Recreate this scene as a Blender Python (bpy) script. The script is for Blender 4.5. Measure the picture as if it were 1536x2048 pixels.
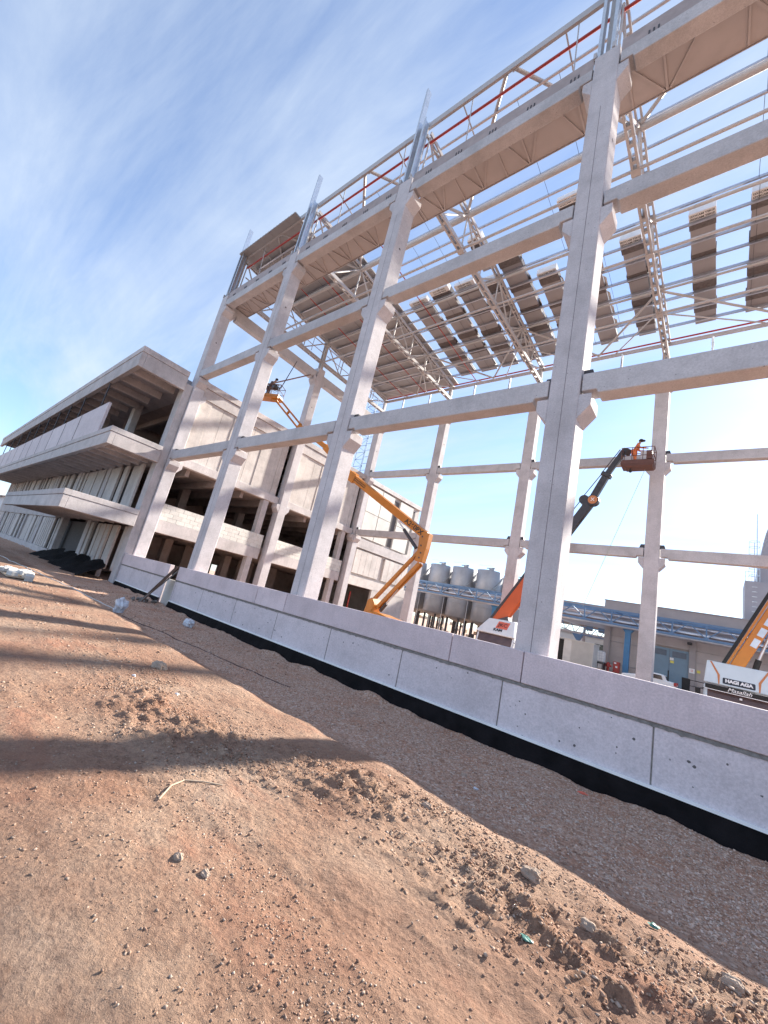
import bpy, math, random
import numpy as np
from mathutils import Vector, Matrix
random.seed(7); RNG = np.random.default_rng(11)
S = bpy.context.scene
for o in list(bpy.data.objects): bpy.data.objects.remove(o)
COL = S.collection

# ------------------------------------------------------------------ camera
RC = [[0.7633266373939441, 0.6093888637624173, 0.2144240130377289],
      [0.018920166404363708, 0.3106881931547963, -0.9503235627603048],
      [-0.645735605296847, 0.7294642276058216, 0.2256268350514998]]
cam = bpy.data.cameras.new('camera'); camo = bpy.data.objects.new('camera', cam); COL.objects.link(camo)
M = Matrix.Identity(4)
for i in range(3):
    M[i][0] = RC[0][i]; M[i][1] = -RC[1][i]; M[i][2] = -RC[2][i]
M[2][3] = 2.5
camo.matrix_world = M
cam.sensor_fit = 'VERTICAL'; cam.sensor_height = 24; cam.sensor_width = 18
cam.lens = 24 * 804.314 / 2048
cam.clip_start = 0.05; cam.clip_end = 3000
S.camera = camo

# ------------------------------------------------------------------ light
SUN_AZ, SUN_EL = math.radians(12.5), math.radians(27.0)
sdir = Vector((math.sin(SUN_AZ)*math.cos(SUN_EL), math.cos(SUN_AZ)*math.cos(SUN_EL), math.sin(SUN_EL)))
w = bpy.data.worlds.new('World'); S.world = w; w.use_nodes = True
nt = w.node_tree; nt.nodes.clear()
N = nt.nodes.new; Lk = nt.links.new
out = N('ShaderNodeOutputWorld'); bg = N('ShaderNodeBackground'); sky = N('ShaderNodeTexSky')
sky.sky_type = 'NISHITA'; sky.sun_disc = False; sky.sun_elevation = SUN_EL; sky.sun_rotation = SUN_AZ
sky.altitude = 300; sky.air_density = 1.0; sky.dust_density = 0.3; sky.ozone_density = 2.0
tc = N('ShaderNodeTexCoord'); sep = N('ShaderNodeSeparateXYZ'); Lk(tc.outputs['Generated'], sep.inputs[0])
mxz = N('ShaderNodeMath'); mxz.operation = 'ADD'; mxz.inputs[1].default_value = 0.18; Lk(sep.outputs['Z'], mxz.inputs[0])
dvx = N('ShaderNodeMath'); dvx.operation = 'DIVIDE'; Lk(sep.outputs['X'], dvx.inputs[0]); Lk(mxz.outputs[0], dvx.inputs[1])
dvy = N('ShaderNodeMath'); dvy.operation = 'DIVIDE'; Lk(sep.outputs['Y'], dvy.inputs[0]); Lk(mxz.outputs[0], dvy.inputs[1])
cmb = N('ShaderNodeCombineXYZ'); Lk(dvx.outputs[0], cmb.inputs[0]); Lk(dvy.outputs[0], cmb.inputs[1])
mp = N('ShaderNodeMapping'); mp.inputs['Rotation'].default_value = (0, 0, 0.5); mp.inputs['Scale'].default_value = (0.42, 1.25, 1)
Lk(cmb.outputs[0], mp.inputs[0])
n1 = N('ShaderNodeTexNoise'); n1.inputs['Scale'].default_value = 1.15; n1.inputs['Detail'].default_value = 9; n1.inputs['Roughness'].default_value = 0.6; n1.inputs['Distortion'].default_value = 0.9
Lk(mp.outputs[0], n1.inputs['Vector'])
mp2 = N('ShaderNodeMapping'); mp2.inputs['Rotation'].default_value = (0, 0, 0.75); mp2.inputs['Scale'].default_value = (0.55, 2.6, 1); mp2.inputs['Location'].default_value = (3.1, 1.7, 0)
Lk(cmb.outputs[0], mp2.inputs[0])
n2 = N('ShaderNodeTexNoise'); n2.inputs['Scale'].default_value = 1.6; n2.inputs['Detail'].default_value = 10; n2.inputs['Roughness'].default_value = 0.62; n2.inputs['Distortion'].default_value = 0.6
Lk(mp2.outputs[0], n2.inputs['Vector'])
av = N('ShaderNodeMath'); av.operation = 'MULTIPLY_ADD'; av.inputs[1].default_value = 0.45; Lk(n2.outputs['Fac'], av.inputs[0])
hf = N('ShaderNodeMath'); hf.operation = 'MULTIPLY'; hf.inputs[1].default_value = 0.55; Lk(n1.outputs['Fac'], hf.inputs[0]); Lk(hf.outputs[0], av.inputs[2])
cr = N('ShaderNodeValToRGB'); cr.color_ramp.elements[0].position = 0.41; cr.color_ramp.elements[0].color = (0.2, 0.2, 0.2, 1)
cr.color_ramp.elements[1].position = 0.64; cr.color_ramp.elements[1].color = (0.78, 0.78, 0.78, 1)
Lk(av.outputs[0], cr.inputs[0])
gain = N('ShaderNodeMixRGB'); gain.blend_type = 'MULTIPLY'; gain.inputs[0].default_value = 1; gain.inputs[2].default_value = (0.92, 1.04, 1.22, 1)
Lk(sky.outputs[0], gain.inputs[1])
# a veil of thin cirrus, evenly bright
mxc = N('ShaderNodeMixRGB'); Lk(cr.outputs[0], mxc.inputs[0]); Lk(gain.outputs[0], mxc.inputs[1]); mxc.inputs[2].default_value = (3.3, 3.75, 4.3, 1)
Lk(mxc.outputs[0], bg.inputs['Color']); bg.inputs['Strength'].default_value = 0.09
Lk(bg.outputs[0], out.inputs['Surface'])
sl = bpy.data.lights.new('sun', 'SUN'); sl.energy = 5.0; sl.angle = math.radians(1.8); sl.color = (1.0, 0.93, 0.82)
so = bpy.data.objects.new('sun', sl); COL.objects.link(so)
so.rotation_euler = (-sdir).to_track_quat('-Z', 'Y').to_euler(); so.location = (20, 60, 60)
S.view_settings.view_transform = 'Standard'; S.view_settings.look = 'None'
S.view_settings.exposure = 1.52; S.view_settings.gamma = 1.0; S.view_settings.use_curve_mapping = False
S.render.engine = 'CYCLES'

# ------------------------------------------------------------------ materials
MAT = {}
def principled(name):
    m = bpy.data.materials.new(name); m.use_nodes = True; t = m.node_tree; b = t.nodes['Principled BSDF']
    return m, t, b
def pos_node(t, scale=(1, 1, 1)):
    g = t.nodes.new('ShaderNodeNewGeometry'); mp = t.nodes.new('ShaderNodeMapping'); mp.inputs['Scale'].default_value = scale
    t.links.new(g.outputs['Position'], mp.inputs[0]); return mp
def noise(t, src, scale, detail=4, rough=0.55):
    n = t.nodes.new('ShaderNodeTexNoise'); n.inputs['Scale'].default_value = scale; n.inputs['Detail'].default_value = detail
    n.inputs['Roughness'].default_value = rough; t.links.new(src.outputs[0], n.inputs['Vector']); return n
def ramp(t, src, stops):
    r = t.nodes.new('ShaderNodeValToRGB'); e = r.color_ramp.elements
    e[0].position, e[0].color = stops[0][0], (*stops[0][1], 1); e[1].position, e[1].color = stops[-1][0], (*stops[-1][1], 1)
    for p, c in stops[1:-1]:
        k = e.new(p); k.color = (*c, 1)
    t.links.new(src, r.inputs[0]); return r
def mix(t, a, b, fac, mode='MIX'):
    m = t.nodes.new('ShaderNodeMixRGB'); m.blend_type = mode
    for s, v in ((1, a), (2, b), (0, fac)):
        if hasattr(v, 'is_linked'): t.links.new(v, m.inputs[s])
        elif s == 0: m.inputs[0].default_value = v
        else: m.inputs[s].default_value = (*v, 1)
    return m.outputs[0]
def sc(c, k): return tuple(min(1, x*k) for x in c)
def mat_plain(name, col, rough=0.6, metal=0.0, var=0.12, scale=3.0, bump=0.0, grime=0.0):
    m, t, b = principled(name); p = pos_node(t)
    n = noise(t, p, scale, 5); r = ramp(t, n.outputs['Fac'], [(0.3, sc(col, 1-var)), (0.7, sc(col, 1+var))])
    c = r.outputs[0]
    if grime:
        n3 = noise(t, p, 0.9, 6, 0.65); g = ramp(t, n3.outputs['Fac'], [(0.45, (0, 0, 0)), (0.75, (grime,)*3)])
        c = mix(t, c, sc(col, 0.35), g.outputs[0])
    t.links.new(c, b.inputs['Base Color']); b.inputs['Roughness'].default_value = rough; b.inputs['Metallic'].default_value = metal
    if bump:
        n2 = noise(t, p, scale*12, 3); bu = t.nodes.new('ShaderNodeBump'); bu.inputs['Strength'].default_value = bump; bu.inputs['Distance'].default_value = 0.02
        t.links.new(n2.outputs['Fac'], bu.inputs['Height']); t.links.new(bu.outputs[0], b.inputs['Normal'])
    MAT[name] = m; return m
def mat_concrete(name, col, blotch=0.16, streak=0.25, pores=True, stretch=(1, 1, 0.25), board=0.0, pit=5.5, pitr=0.06, cast=0.09):
    m, t, b = principled(name); p = pos_node(t)
    n = noise(t, p, 0.8, 8, 0.62); r = ramp(t, n.outputs['Fac'], [(0.28, sc(col, 1-blotch*1.3)), (0.5, col), (0.75, sc(col, 1+blotch))])
    ps = pos_node(t, (5*stretch[0], 5*stretch[1], 5*stretch[2])); n2 = noise(t, ps, 1.0, 6, 0.65)
    g = ramp(t, n2.outputs['Fac'], [(0.48, (0, 0, 0)), (0.78, (streak,)*3)])
    c = mix(t, r.outputs[0], sc(col, 0.55), g.outputs[0])
    nb = noise(t, pos_node(t, (1.4, 1.4, 2.6)), 1.0, 7, 0.7); gb = ramp(t, nb.outputs['Fac'], [(0.50, (0, 0, 0)), (0.60, (0.20,)*3), (0.72, (0.42,)*3)])
    c = mix(t, c, sc(col, 0.72), gb.outputs[0])
    oi = t.nodes.new('ShaderNodeObjectInfo'); ro = ramp(t, oi.outputs['Random'], [(0.0, (1-cast, 1-cast*1.05, 1-cast)), (1.0, (1+cast*0.6, 1+cast*0.55, 1+cast*0.5))]); c = mix(t, c, ro.outputs[0], 1.0, 'MULTIPLY')
    n4 = noise(t, p, 26, 4, 0.7); g4 = ramp(t, n4.outputs['Fac'], [(0.35, (0.86,)*3), (0.65, (1.08,)*3)])
    c = mix(t, c, g4.outputs[0], 1.0, 'MULTIPLY')
    if pores:
        v = t.nodes.new('ShaderNodeTexVoronoi'); v.inputs['Scale'].default_value = pit; v.inputs['Randomness'].default_value = 1.0
        t.links.new(p.outputs[0], v.inputs['Vector'])
        g5 = ramp(t, v.outputs['Distance'], [(pitr*0.75, (1, 1, 1)), (pitr*1.3, (0, 0, 0))])
        n6 = noise(t, p, 1.3, 3); g6 = ramp(t, n6.outputs['Fac'], [(0.40, (0, 0, 0)), (0.50, (1, 1, 1))])
        f = mix(t, g5.outputs[0], g6.outputs[0], 1.0, 'MULTIPLY'); c = mix(t, c, sc(col, 0.22), f)
    t.links.new(c, b.inputs['Base Color']); b.inputs['Roughness'].default_value = 0.82
    n3 = noise(t, p, 14, 6, 0.7); bu = t.nodes.new('ShaderNodeBump'); bu.inputs['Strength'].default_value = 0.35; bu.inputs['Distance'].default_value = 0.012
    h = n3.outputs['Fac']
    if board:
        wv = t.nodes.new('ShaderNodeTexWave'); wv.inputs['Scale'].default_value = board; wv.bands_direction = 'X'; wv.inputs['Distortion'].default_value = 1.2
        wv.inputs['Detail Scale'].default_value = 0.4
        t.links.new(p.outputs[0], wv.inputs['Vector']); h = mix(t, h, wv.outputs['Color'], 0.35)
    t.links.new(h, bu.inputs['Height']); t.links.new(bu.outputs[0], b.inputs['Normal'])
    MAT[name] = m; return m
CON = mat_concrete('precast_concrete', (0.53, 0.50, 0.515))
CONB = mat_concrete('beam_concrete', (0.50, 0.48, 0.49), stretch=(1, 1, 0.4))
CONW = mat_concrete('wall_concrete', (0.655, 0.585, 0.605), blotch=0.10, streak=0.18, pit=3.0, pitr=0.062, cast=0.06)
CONC = mat_concrete('cap_concrete', (0.665, 0.565, 0.58), blotch=0.12, streak=0.22, pores=False, cast=0.10)
BLD = mat_concrete('building_concrete', (0.53, 0.49, 0.485), blotch=0.2, streak=0.4, board=2.0)
PAN = mat_concrete('facade_panel_concrete', (0.58, 0.53, 0.50), blotch=0.18, streak=0.35, stretch=(2.5, 2.5, 0.12), pores=False)
INT = mat_concrete('shade_darkened_concrete', (0.33, 0.265, 0.245), blotch=0.25, streak=0.4, pores=False)  # brownish raw interior concrete, darkened in colour to stand in for room shade
BLK = mat_concrete('aerated_block', (0.66, 0.64, 0.60), blotch=0.1, streak=0.12, pores=False)
mat_plain('white_steel', (0.44, 0.425, 0.43), 0.42, 0.0, 0.06, 6, grime=0.25)
mat_plain('galvanised', (0.60, 0.62, 0.66), 0.32, 0.85, 0.12, 9, grime=0.2)
mat_plain('purlin_steel', (0.50, 0.51, 0.56), 0.34, 0.7, 0.1, 7)
mat_plain('grey_primer', (0.36, 0.30, 0.29), 0.6, 0.0, 0.14, 2.5, grime=0.3)
mat_plain('tray_sheet', (0.43, 0.39, 0.385), 0.5, 0.0, 0.08, 1.8, grime=0.2)
mat_plain('red_paint', (0.36, 0.035, 0.025), 0.45, 0.0, 0.15, 5)
mat_plain('brown_wood', (0.12, 0.07, 0.05), 0.8, 0.0, 0.25, 6)
mat_plain('dark_steel', (0.055, 0.05, 0.055), 0.45, 0.3, 0.2, 5)
mat_plain('mortar', (0.22, 0.20, 0.185), 0.95, 0.0, 0.25, 12, bump=0.6)
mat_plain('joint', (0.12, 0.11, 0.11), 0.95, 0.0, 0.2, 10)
mat_plain('line_mark', (0.20, 0.18, 0.19), 0.9, 0.0, 0.3, 3)
mat_plain('white_plastic', (0.84, 0.83, 0.83), 0.4, 0.0, 0.05, 5, grime=0.2)
mat_plain('deck_sheet', (0.33, 0.32, 0.325), 0.5, 0.0, 0.08, 1.2)
mat_plain('panel_sheet', (0.31, 0.30, 0.315), 0.5, 0.0, 0.07, 1.0)
mat_plain('panel_core', (0.13, 0.115, 0.115), 0.9, 0.0, 0.25, 7)
mat_plain('wrap_film', (0.72, 0.71, 0.70), 0.35, 0.0, 0.08, 4)
mat_plain('print_black', (0.03, 0.03, 0.03), 0.7, 0.0, 0.1, 5)
mat_plain('lift_orange', (0.46, 0.165, 0.018), 0.42, 0.0, 0.1, 2, grime=0.3)
mat_plain('truck_orange', (0.52, 0.085, 0.015), 0.4, 0.0, 0.08, 2, grime=0.2)
mat_plain('crane_amber', (0.55, 0.185, 0.02), 0.4, 0.0, 0.08, 2, grime=0.2)
mat_plain('cab_white', (0.78, 0.79, 0.80), 0.28, 0.0, 0.04, 2, grime=0.12)
mat_plain('cab_pale', (0.62, 0.70, 0.74), 0.28, 0.0, 0.04, 2, grime=0.1)
mat_plain('glass_dark', (0.025, 0.022, 0.024), 0.08, 0.0, 0.1, 3)
mat_plain('glass_brown', (0.10, 0.06, 0.055), 0.12, 0.0, 0.2, 3)
mat_plain('logo_red', (0.75, 0.16, 0.10), 0.5, 0.0, 0.05, 3)
mat_plain('logo_rust', (0.55, 0.20, 0.07), 0.5, 0.0, 0.05, 3)
mat_plain('print_navy', (0.02, 0.025, 0.04), 0.5, 0.0, 0.05, 3)
mat_plain('print_white', (0.8, 0.8, 0.8), 0.5, 0.0, 0.03, 3)
mat_plain('rubber', (0.025, 0.024, 0.024), 0.85, 0.0, 0.2, 6)
mat_plain('tank_steel', (0.34, 0.345, 0.365), 0.45, 0.45, 0.1, 0.8, grime=0.25)
mat_plain('bridge_blue', (0.10, 0.19, 0.33), 0.5, 0.1, 0.1, 2, grime=0.2)
mat_plain('post_blue', (0.04, 0.17, 0.34), 0.45, 0.0, 0.1, 2)
mat_plain('pipe_silver', (0.55, 0.56, 0.60), 0.35, 0.7, 0.1, 2)
mat_plain('pipe_rust', (0.25, 0.14, 0.11), 0.7, 0.0, 0.2, 3)
mat_plain('factory_wall', (0.44, 0.39, 0.375), 0.75, 0.0, 0.07, 1, grime=0.12)
mat_plain('factory_top', (0.34, 0.31, 0.31), 0.7, 0.0, 0.08, 1)
mat_plain('door_blue', (0.16, 0.25, 0.33), 0.45, 0.0, 0.06, 2)
mat_plain('louvre', (0.12, 0.15, 0.19), 0.6, 0.0, 0.1, 3)
mat_plain('shed_cream', (0.62, 0.60, 0.56), 0.55, 0.0, 0.06, 2, grime=0.15)
mat_plain('far_wall', (0.55, 0.60, 0.66), 0.7, 0.0, 0.05, 1)
mat_plain('silo_grey', (0.34, 0.33, 0.36), 0.6, 0.2, 0.08, 0.8)
mat_plain('sign_yellow', (0.7, 0.62, 0.12), 0.5, 0.0, 0.05, 3)
mat_plain('skin', (0.36, 0.20, 0.14), 0.6, 0.0, 0.05, 9)
mat_plain('overall_orange', (0.70, 0.19, 0.07), 0.8, 0.0, 0.15, 6)
mat_plain('cloth_brown', (0.10, 0.07, 0.07), 0.85, 0.0, 0.2, 6)
mat_plain('hat_dark', (0.045, 0.04, 0.04), 0.6, 0.0, 0.1, 6)
mat_plain('basket_rust', (0.12, 0.05, 0.038), 0.6, 0.0, 0.2, 4)
mat_plain('rope', (0.35, 0.38, 0.30), 0.8, 0.0, 0.1, 6)
mat_plain('rock', (0.40, 0.295, 0.225), 0.9, 0.0, 0.22, 9, bump=0.8)
mat_plain('dry_stick', (0.46, 0.35, 0.25), 0.85, 0.0, 0.15, 20)
mat_plain('bag_film', (0.55, 0.57, 0.62), 0.25, 0.0, 0.2, 9)
mat_plain('green_plastic', (0.10, 0.24, 0.19), 0.4, 0.0, 0.1, 9)
mat_plain('cable', (0.10, 0.05, 0.04), 0.7, 0.0, 0.1, 9)
mat_plain('leaf', (0.07, 0.12, 0.025), 0.7, 0.0, 0.3, 4)
mat_plain('lamp_red', (0.35, 0.02, 0.02), 0.25, 0.0, 0.05, 4)
mat_plain('fill_sand', (0.46, 0.28, 0.19), 0.95, 0.0, 0.15, 3, bump=0.5)
# dimpled black membrane
def mat_membrane():
    m, t, b = principled('dimple_membrane'); p = pos_node(t)
    v = t.nodes.new('ShaderNodeTexVoronoi'); v.inputs['Scale'].default_value = 55; v.inputs['Randomness'].default_value = 0.0; t.links.new(p.outputs[0], v.inputs['Vector'])
    bu = t.nodes.new('ShaderNodeBump'); bu.inputs['Strength'].default_value = 0.9; bu.inputs['Distance'].default_value = 0.01; t.links.new(v.outputs['Distance'], bu.inputs['Height'])
    n = noise(t, p, 2.5, 5); r = ramp(t, n.outputs['Fac'], [(0.35, (0.006, 0.005, 0.0055)), (0.7, (0.015, 0.012, 0.013))])
    t.links.new(r.outputs[0], b.inputs['Base Color']); t.links.new(bu.outputs[0], b.inputs['Normal']); b.inputs['Roughness'].default_value = 0.8; b.inputs['Specular IOR Level'].default_value = 0.12
    MAT['membrane'] = m
mat_membrane()
# bare earth with a crushed stone strip along the wall
def mat_earth():
    m, t, b = principled('bare_earth'); p = pos_node(t)
    n = noise(t, p, 0.55, 8, 0.62); base = ramp(t, n.outputs['Fac'], [(0.30, (0.265, 0.14, 0.088)), (0.46, (0.32, 0.193, 0.13)), (0.58, (0.355, 0.235, 0.165)), (0.72, (0.41, 0.30, 0.225))])
    n2 = noise(t, p, 9, 8, 0.7); r2 = ramp(t, n2.outputs['Fac'], [(0.28, (0.62, 0.55, 0.52)), (0.5, (1, 1, 1)), (0.74, (1.22, 1.18, 1.12))])
    c = mix(t, base.outputs[0], r2.outputs[0], 1.0, 'MULTIPLY')
    n2b = noise(t, p, 45, 6, 0.75); r2b = ramp(t, n2b.outputs['Fac'], [(0.3, (0.70, 0.66, 0.64)), (0.68, (1.25, 1.22, 1.2))])
    c = mix(t, c, r2b.outputs[0], 1.0, 'MULTIPLY')
    # rusty streaks
    n3 = noise(t, pos_node(t, (0.5, 1.4, 1)), 0.8, 7, 0.65); r3 = ramp(t, n3.outputs['Fac'], [(0.56, (0, 0, 0)), (0.70, (0.75,)*3)])
    c = mix(t, c, (0.34, 0.152, 0.092), r3.outputs[0])
    # crushed stone strip: by place on the site (between the mound foot and the wall)
    g = t.nodes.new('ShaderNodeNewGeometry'); s = t.nodes.new('ShaderNodeSeparateXYZ'); t.links.new(g.outputs['Position'], s.inputs[0])
    n4 = noise(t, p, 1.1, 5); ad = t.nodes.new('ShaderNodeMath'); ad.operation = 'MULTIPLY_ADD'; ad.inputs[1].default_value = 1.6
    t.links.new(n4.outputs['Fac'], ad.inputs[0]); t.links.new(s.outputs['Y'], ad.inputs[2])
    rs = ramp(t, ad.outputs[0], [(0.0, (0, 0, 0)), (1.0, (1, 1, 1))])
    mr = t.nodes.new('ShaderNodeMapRange'); mr.inputs['From Min'].default_value = 6.3; mr.inputs['From Max'].default_value = 7.0; t.links.new(ad.outputs[0], mr.inputs['Value'])
    v = t.nodes.new('ShaderNodeTexVoronoi'); v.inputs['Scale'].default_value = 21; t.links.new(p.outputs[0], v.inputs['Vector'])
    hs = t.nodes.new('ShaderNodeSeparateColor'); t.links.new(v.outputs['Color'], hs.inputs[0])
    gr = ramp(t, hs.outputs[0], [(0.0, (0.44, 0.25, 0.16)), (0.45, (0.60, 0.385, 0.275)), (0.8, (0.65, 0.455, 0.345)), (1.0, (0.68, 0.53, 0.43))])
    n5 = noise(t, p, 0.9, 6, 0.7); r5 = ramp(t, n5.outputs['Fac'], [(0.5, (0, 0, 0)), (0.68, (0.7,)*3)])
    gravel = mix(t, gr.outputs[0], (0.54, 0.26, 0.15), r5.outputs[0])
    ed = ramp(t, v.outputs['Distance'], [(0.0, (1.12, 1.12, 1.12)), (0.8, (0.7, 0.66, 0.65))]); gravel = mix(t, gravel, ed.outputs[0], 1.0, 'MULTIPLY')
    c = mix(t, c, gravel, mr.outputs[0])
    t.links.new(c, b.inputs['Base Color']); b.inputs['Roughness'].default_value = 0.97
    h1 = noise(t, p, 30, 8, 0.75); h2 = noise(t, p, 110, 4, 0.7)
    hm = mix(t, h1.outputs['Fac'], h2.outputs['Fac'], 0.3)
    vb = mix(t, hm, v.outputs['Distance'], 0.25)
    bu = t.nodes.new('ShaderNodeBump'); bu.inputs['Strength'].default_value = 1.0; bu.inputs['Distance'].default_value = 0.055
    t.links.new(vb, bu.inputs['Height']); t.links.new(bu.outputs[0], b.inputs['Normal'])
    MAT['earth'] = m
mat_earth()
def mat_stones():
    m, t, b = principled('loose_stones')
    a = t.nodes.new('ShaderNodeVertexColor'); a.layer_name = 'tone'
    p = pos_node(t); n = noise(t, p, 60, 4); r = ramp(t, n.outputs['Fac'], [(0.3, (0.8, 0.8, 0.8)), (0.7, (1.15, 1.15, 1.15))])
    c = mix(t, a.outputs['Color'], r.outputs[0], 1.0, 'MULTIPLY'); t.links.new(c, b.inputs['Base Color']); b.inputs['Roughness'].default_value = 0.92
    MAT['stones'] = m
mat_stones()

# ------------------------------------------------------------------ mesh helpers
WL = {}
def V3(p): return Vector(p)
class MB:
    def __init__(s): s.v = []; s.f = []
    def add(s, vs, fs):
        k = len(s.v); s.v += [tuple(q) for q in vs]; s.f += [tuple(i+k for i in f) for f in fs]; return s
    def box(s, x0, x1, y0, y1, z0, z1):
        if x0 > x1: x0, x1 = x1, x0
        if y0 > y1: y0, y1 = y1, y0
        if z0 > z1: z0, z1 = z1, z0
        return s.add([(x0,y0,z0),(x1,y0,z0),(x1,y1,z0),(x0,y1,z0),(x0,y0,z1),(x1,y0,z1),(x1,y1,z1),(x0,y1,z1)],
                     [(0,3,2,1),(4,5,6,7),(0,1,5,4),(1,2,6,5),(2,3,7,6),(3,0,4,7)])
    def prism(s, poly, axis, a, b):
        # poly in the plane normal to axis; 'y': (x,z), 'x': (y,z), 'z': (x,y)
        n = len(poly)
        def P(q, t):
            return (q[0], t, q[1]) if axis == 'y' else (t, q[0], q[1]) if axis == 'x' else (q[0], q[1], t)
        vs = [P(q, a) for q in poly]+[P(q, b) for q in poly]
        ar = sum(poly[i][0]*poly[(i+1) % n][1]-poly[(i+1) % n][0]*poly[i][1] for i in range(n))
        fs = [tuple(range(n)), tuple(range(2*n-1, n-1, -1))]+[(i, i+n, (i+1) % n+n, (i+1) % n) for i in range(n)]
        flip = (ar > 0) == (axis != 'y')
        if (b > a) != True: flip = not flip
        if flip: fs = [tuple(reversed(f)) for f in fs]
        return s.add(vs, fs)
    def tube(s, p0, p1, r, n=10, r1=None, cap=True):
        p0, p1 = V3(p0), V3(p1); d = (p1-p0).normalized(); u = d.orthogonal().normalized(); w_ = d.cross(u)
        r1 = r if r1 is None else r1; vs = []
        for p, rr in ((p0, r), (p1, r1)):
            for i in range(n):
                a = 2*math.pi*i/n; vs.append(p+(u*math.cos(a)+w_*math.sin(a))*rr)
        fs = [(i, (i+1) % n, (i+1) % n+n, i+n) for i in range(n)]
        if cap: fs += [tuple(range(n-1, -1, -1)), tuple(range(n, 2*n))]
        return s.add(vs, fs)
    def bar(s, p0, p1, wd, ht, up=(0, 0, 1), wd1=None, ht1=None):
        p0, p1 = V3(p0), V3(p1); d = (p1-p0).normalized(); up = V3(up)
        sx = d.cross(up); sx = sx.normalized() if sx.length > 1e-5 else d.orthogonal().normalized(); uz = sx.cross(d).normalized()
        wd1 = wd if wd1 is None else wd1; ht1 = ht if ht1 is None else ht1; vs = []
        for p, a, b in ((p0, wd/2, ht/2), (p1, wd1/2, ht1/2)):
            vs += [p-sx*a-uz*b, p+sx*a-uz*b, p+sx*a+uz*b, p-sx*a+uz*b]
        return s.add(vs, [(3,2,1,0),(4,5,6,7),(0,1,5,4),(1,2,6,5),(2,3,7,6),(3,0,4,7)])
    def lathe(s, c, prof, n=24):
        k = len(prof); vs = []
        for i in range(n):
            a = 2*math.pi*i/n
            for r, z in prof: vs.append((c[0]+r*math.cos(a), c[1]+r*math.sin(a), c[2]+z))
        fs = [(i*k+j, ((i+1) % n)*k+j, ((i+1) % n)*k+j+1, i*k+j+1) for i in range(n) for j in range(k-1)]
        return s.add(vs, fs)
    def path(s, pts, r, n=6):
        for a, b in zip(pts[:-1], pts[1:]): s.tube(a, b, r, n)
        return s
    def build(s, name, mat, parent=None, local=False, smooth=False, bevel=0.0):
        off = (0, 0, 0) if (local or parent is None) else WL[parent.name]
        me = bpy.data.meshes.new(name); vs = [(x-off[0], y-off[1], z-off[2]) for x, y, z in s.v] if off != (0, 0, 0) else s.v
        me.from_pydata(vs, [], s.f); me.update()
        o = bpy.data.objects.new(name, me); COL.objects.link(o)
        me.materials.append(MAT[mat] if isinstance(mat, str) else mat)
        if smooth:
            me.polygons.foreach_set('use_smooth', [True]*len(me.polygons))
            es = o.modifiers.new('split', 'EDGE_SPLIT'); es.split_angle = math.radians(35)
        if bevel:
            b = o.modifiers.new('bevel', 'BEVEL'); b.width = bevel; b.segments = 1; b.limit_method = 'ANGLE'
        if parent: o.parent = parent
        WL[o.name] = off
        return o
def tag(o, label, cat, group=None, kind=None):
    if label: o['label'] = label
    if cat: o['category'] = cat
    if group: o['group'] = group
    if kind: o['kind'] = kind
    return o
def thing(name, label, cat, loc=(0, 0, 0), group=None, rotz=0):
    o = bpy.data.objects.new(name, None); COL.objects.link(o); o.location = loc; o.rotation_euler = (0, 0, rotz); o.empty_display_size = 0.3
    WL[o.name] = tuple(loc); return tag(o, label, cat, group)
def one(name, mb, mat, label, cat, group=None, **k): return tag(mb.build(name, mat, **k), label, cat, group)
def struct(name, mb, mat, **k): return tag(mb.build(name, mat, **k), None, None, None, 'structure')
def lettering(name, body, size, mat, parent, mw, bold=0.0, depth=0.004, local=False, shear=0.0):
    cu = bpy.data.curves.new(name, 'FONT'); cu.body = body; cu.size = size; cu.align_x = 'CENTER'; cu.align_y = 'CENTER'; cu.extrude = depth; cu.offset = bold; cu.shear = shear
    tmp = bpy.data.objects.new(name+'_tmp', cu); COL.objects.link(tmp)
    me = bpy.data.meshes.new_from_object(tmp.evaluated_get(bpy.context.evaluated_depsgraph_get()))
    bpy.data.objects.remove(tmp); bpy.data.curves.remove(cu)
    off = (0, 0, 0) if (local or parent is None) else WL[parent.name]
    me.transform(Matrix.Translation(Vector(off)*-1) @ mw)
    o = bpy.data.objects.new(name, me); COL.objects.link(o); me.materials.clear(); me.materials.append(MAT[mat])
    if parent: o.parent = parent
    WL[o.name] = off; return o
def frame(origin, xdir, updir):
    x = V3(xdir).normalized(); z = x.cross(V3(updir)).normalized(); y = z.cross(x)
    m = Matrix.Identity(4)
    for i in range(3): m[i][0] = x[i]; m[i][1] = y[i]; m[i][2] = z[i]; m[i][3] = origin[i]
    return m
ORD = ['first', 'second', 'third', 'fourth', 'fifth', 'sixth', 'seventh', 'eighth', 'ninth', 'tenth', 'eleventh', 'twelfth', 'thirteenth', 'fourteenth', 'fifteenth', 'sixteenth']

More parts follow.
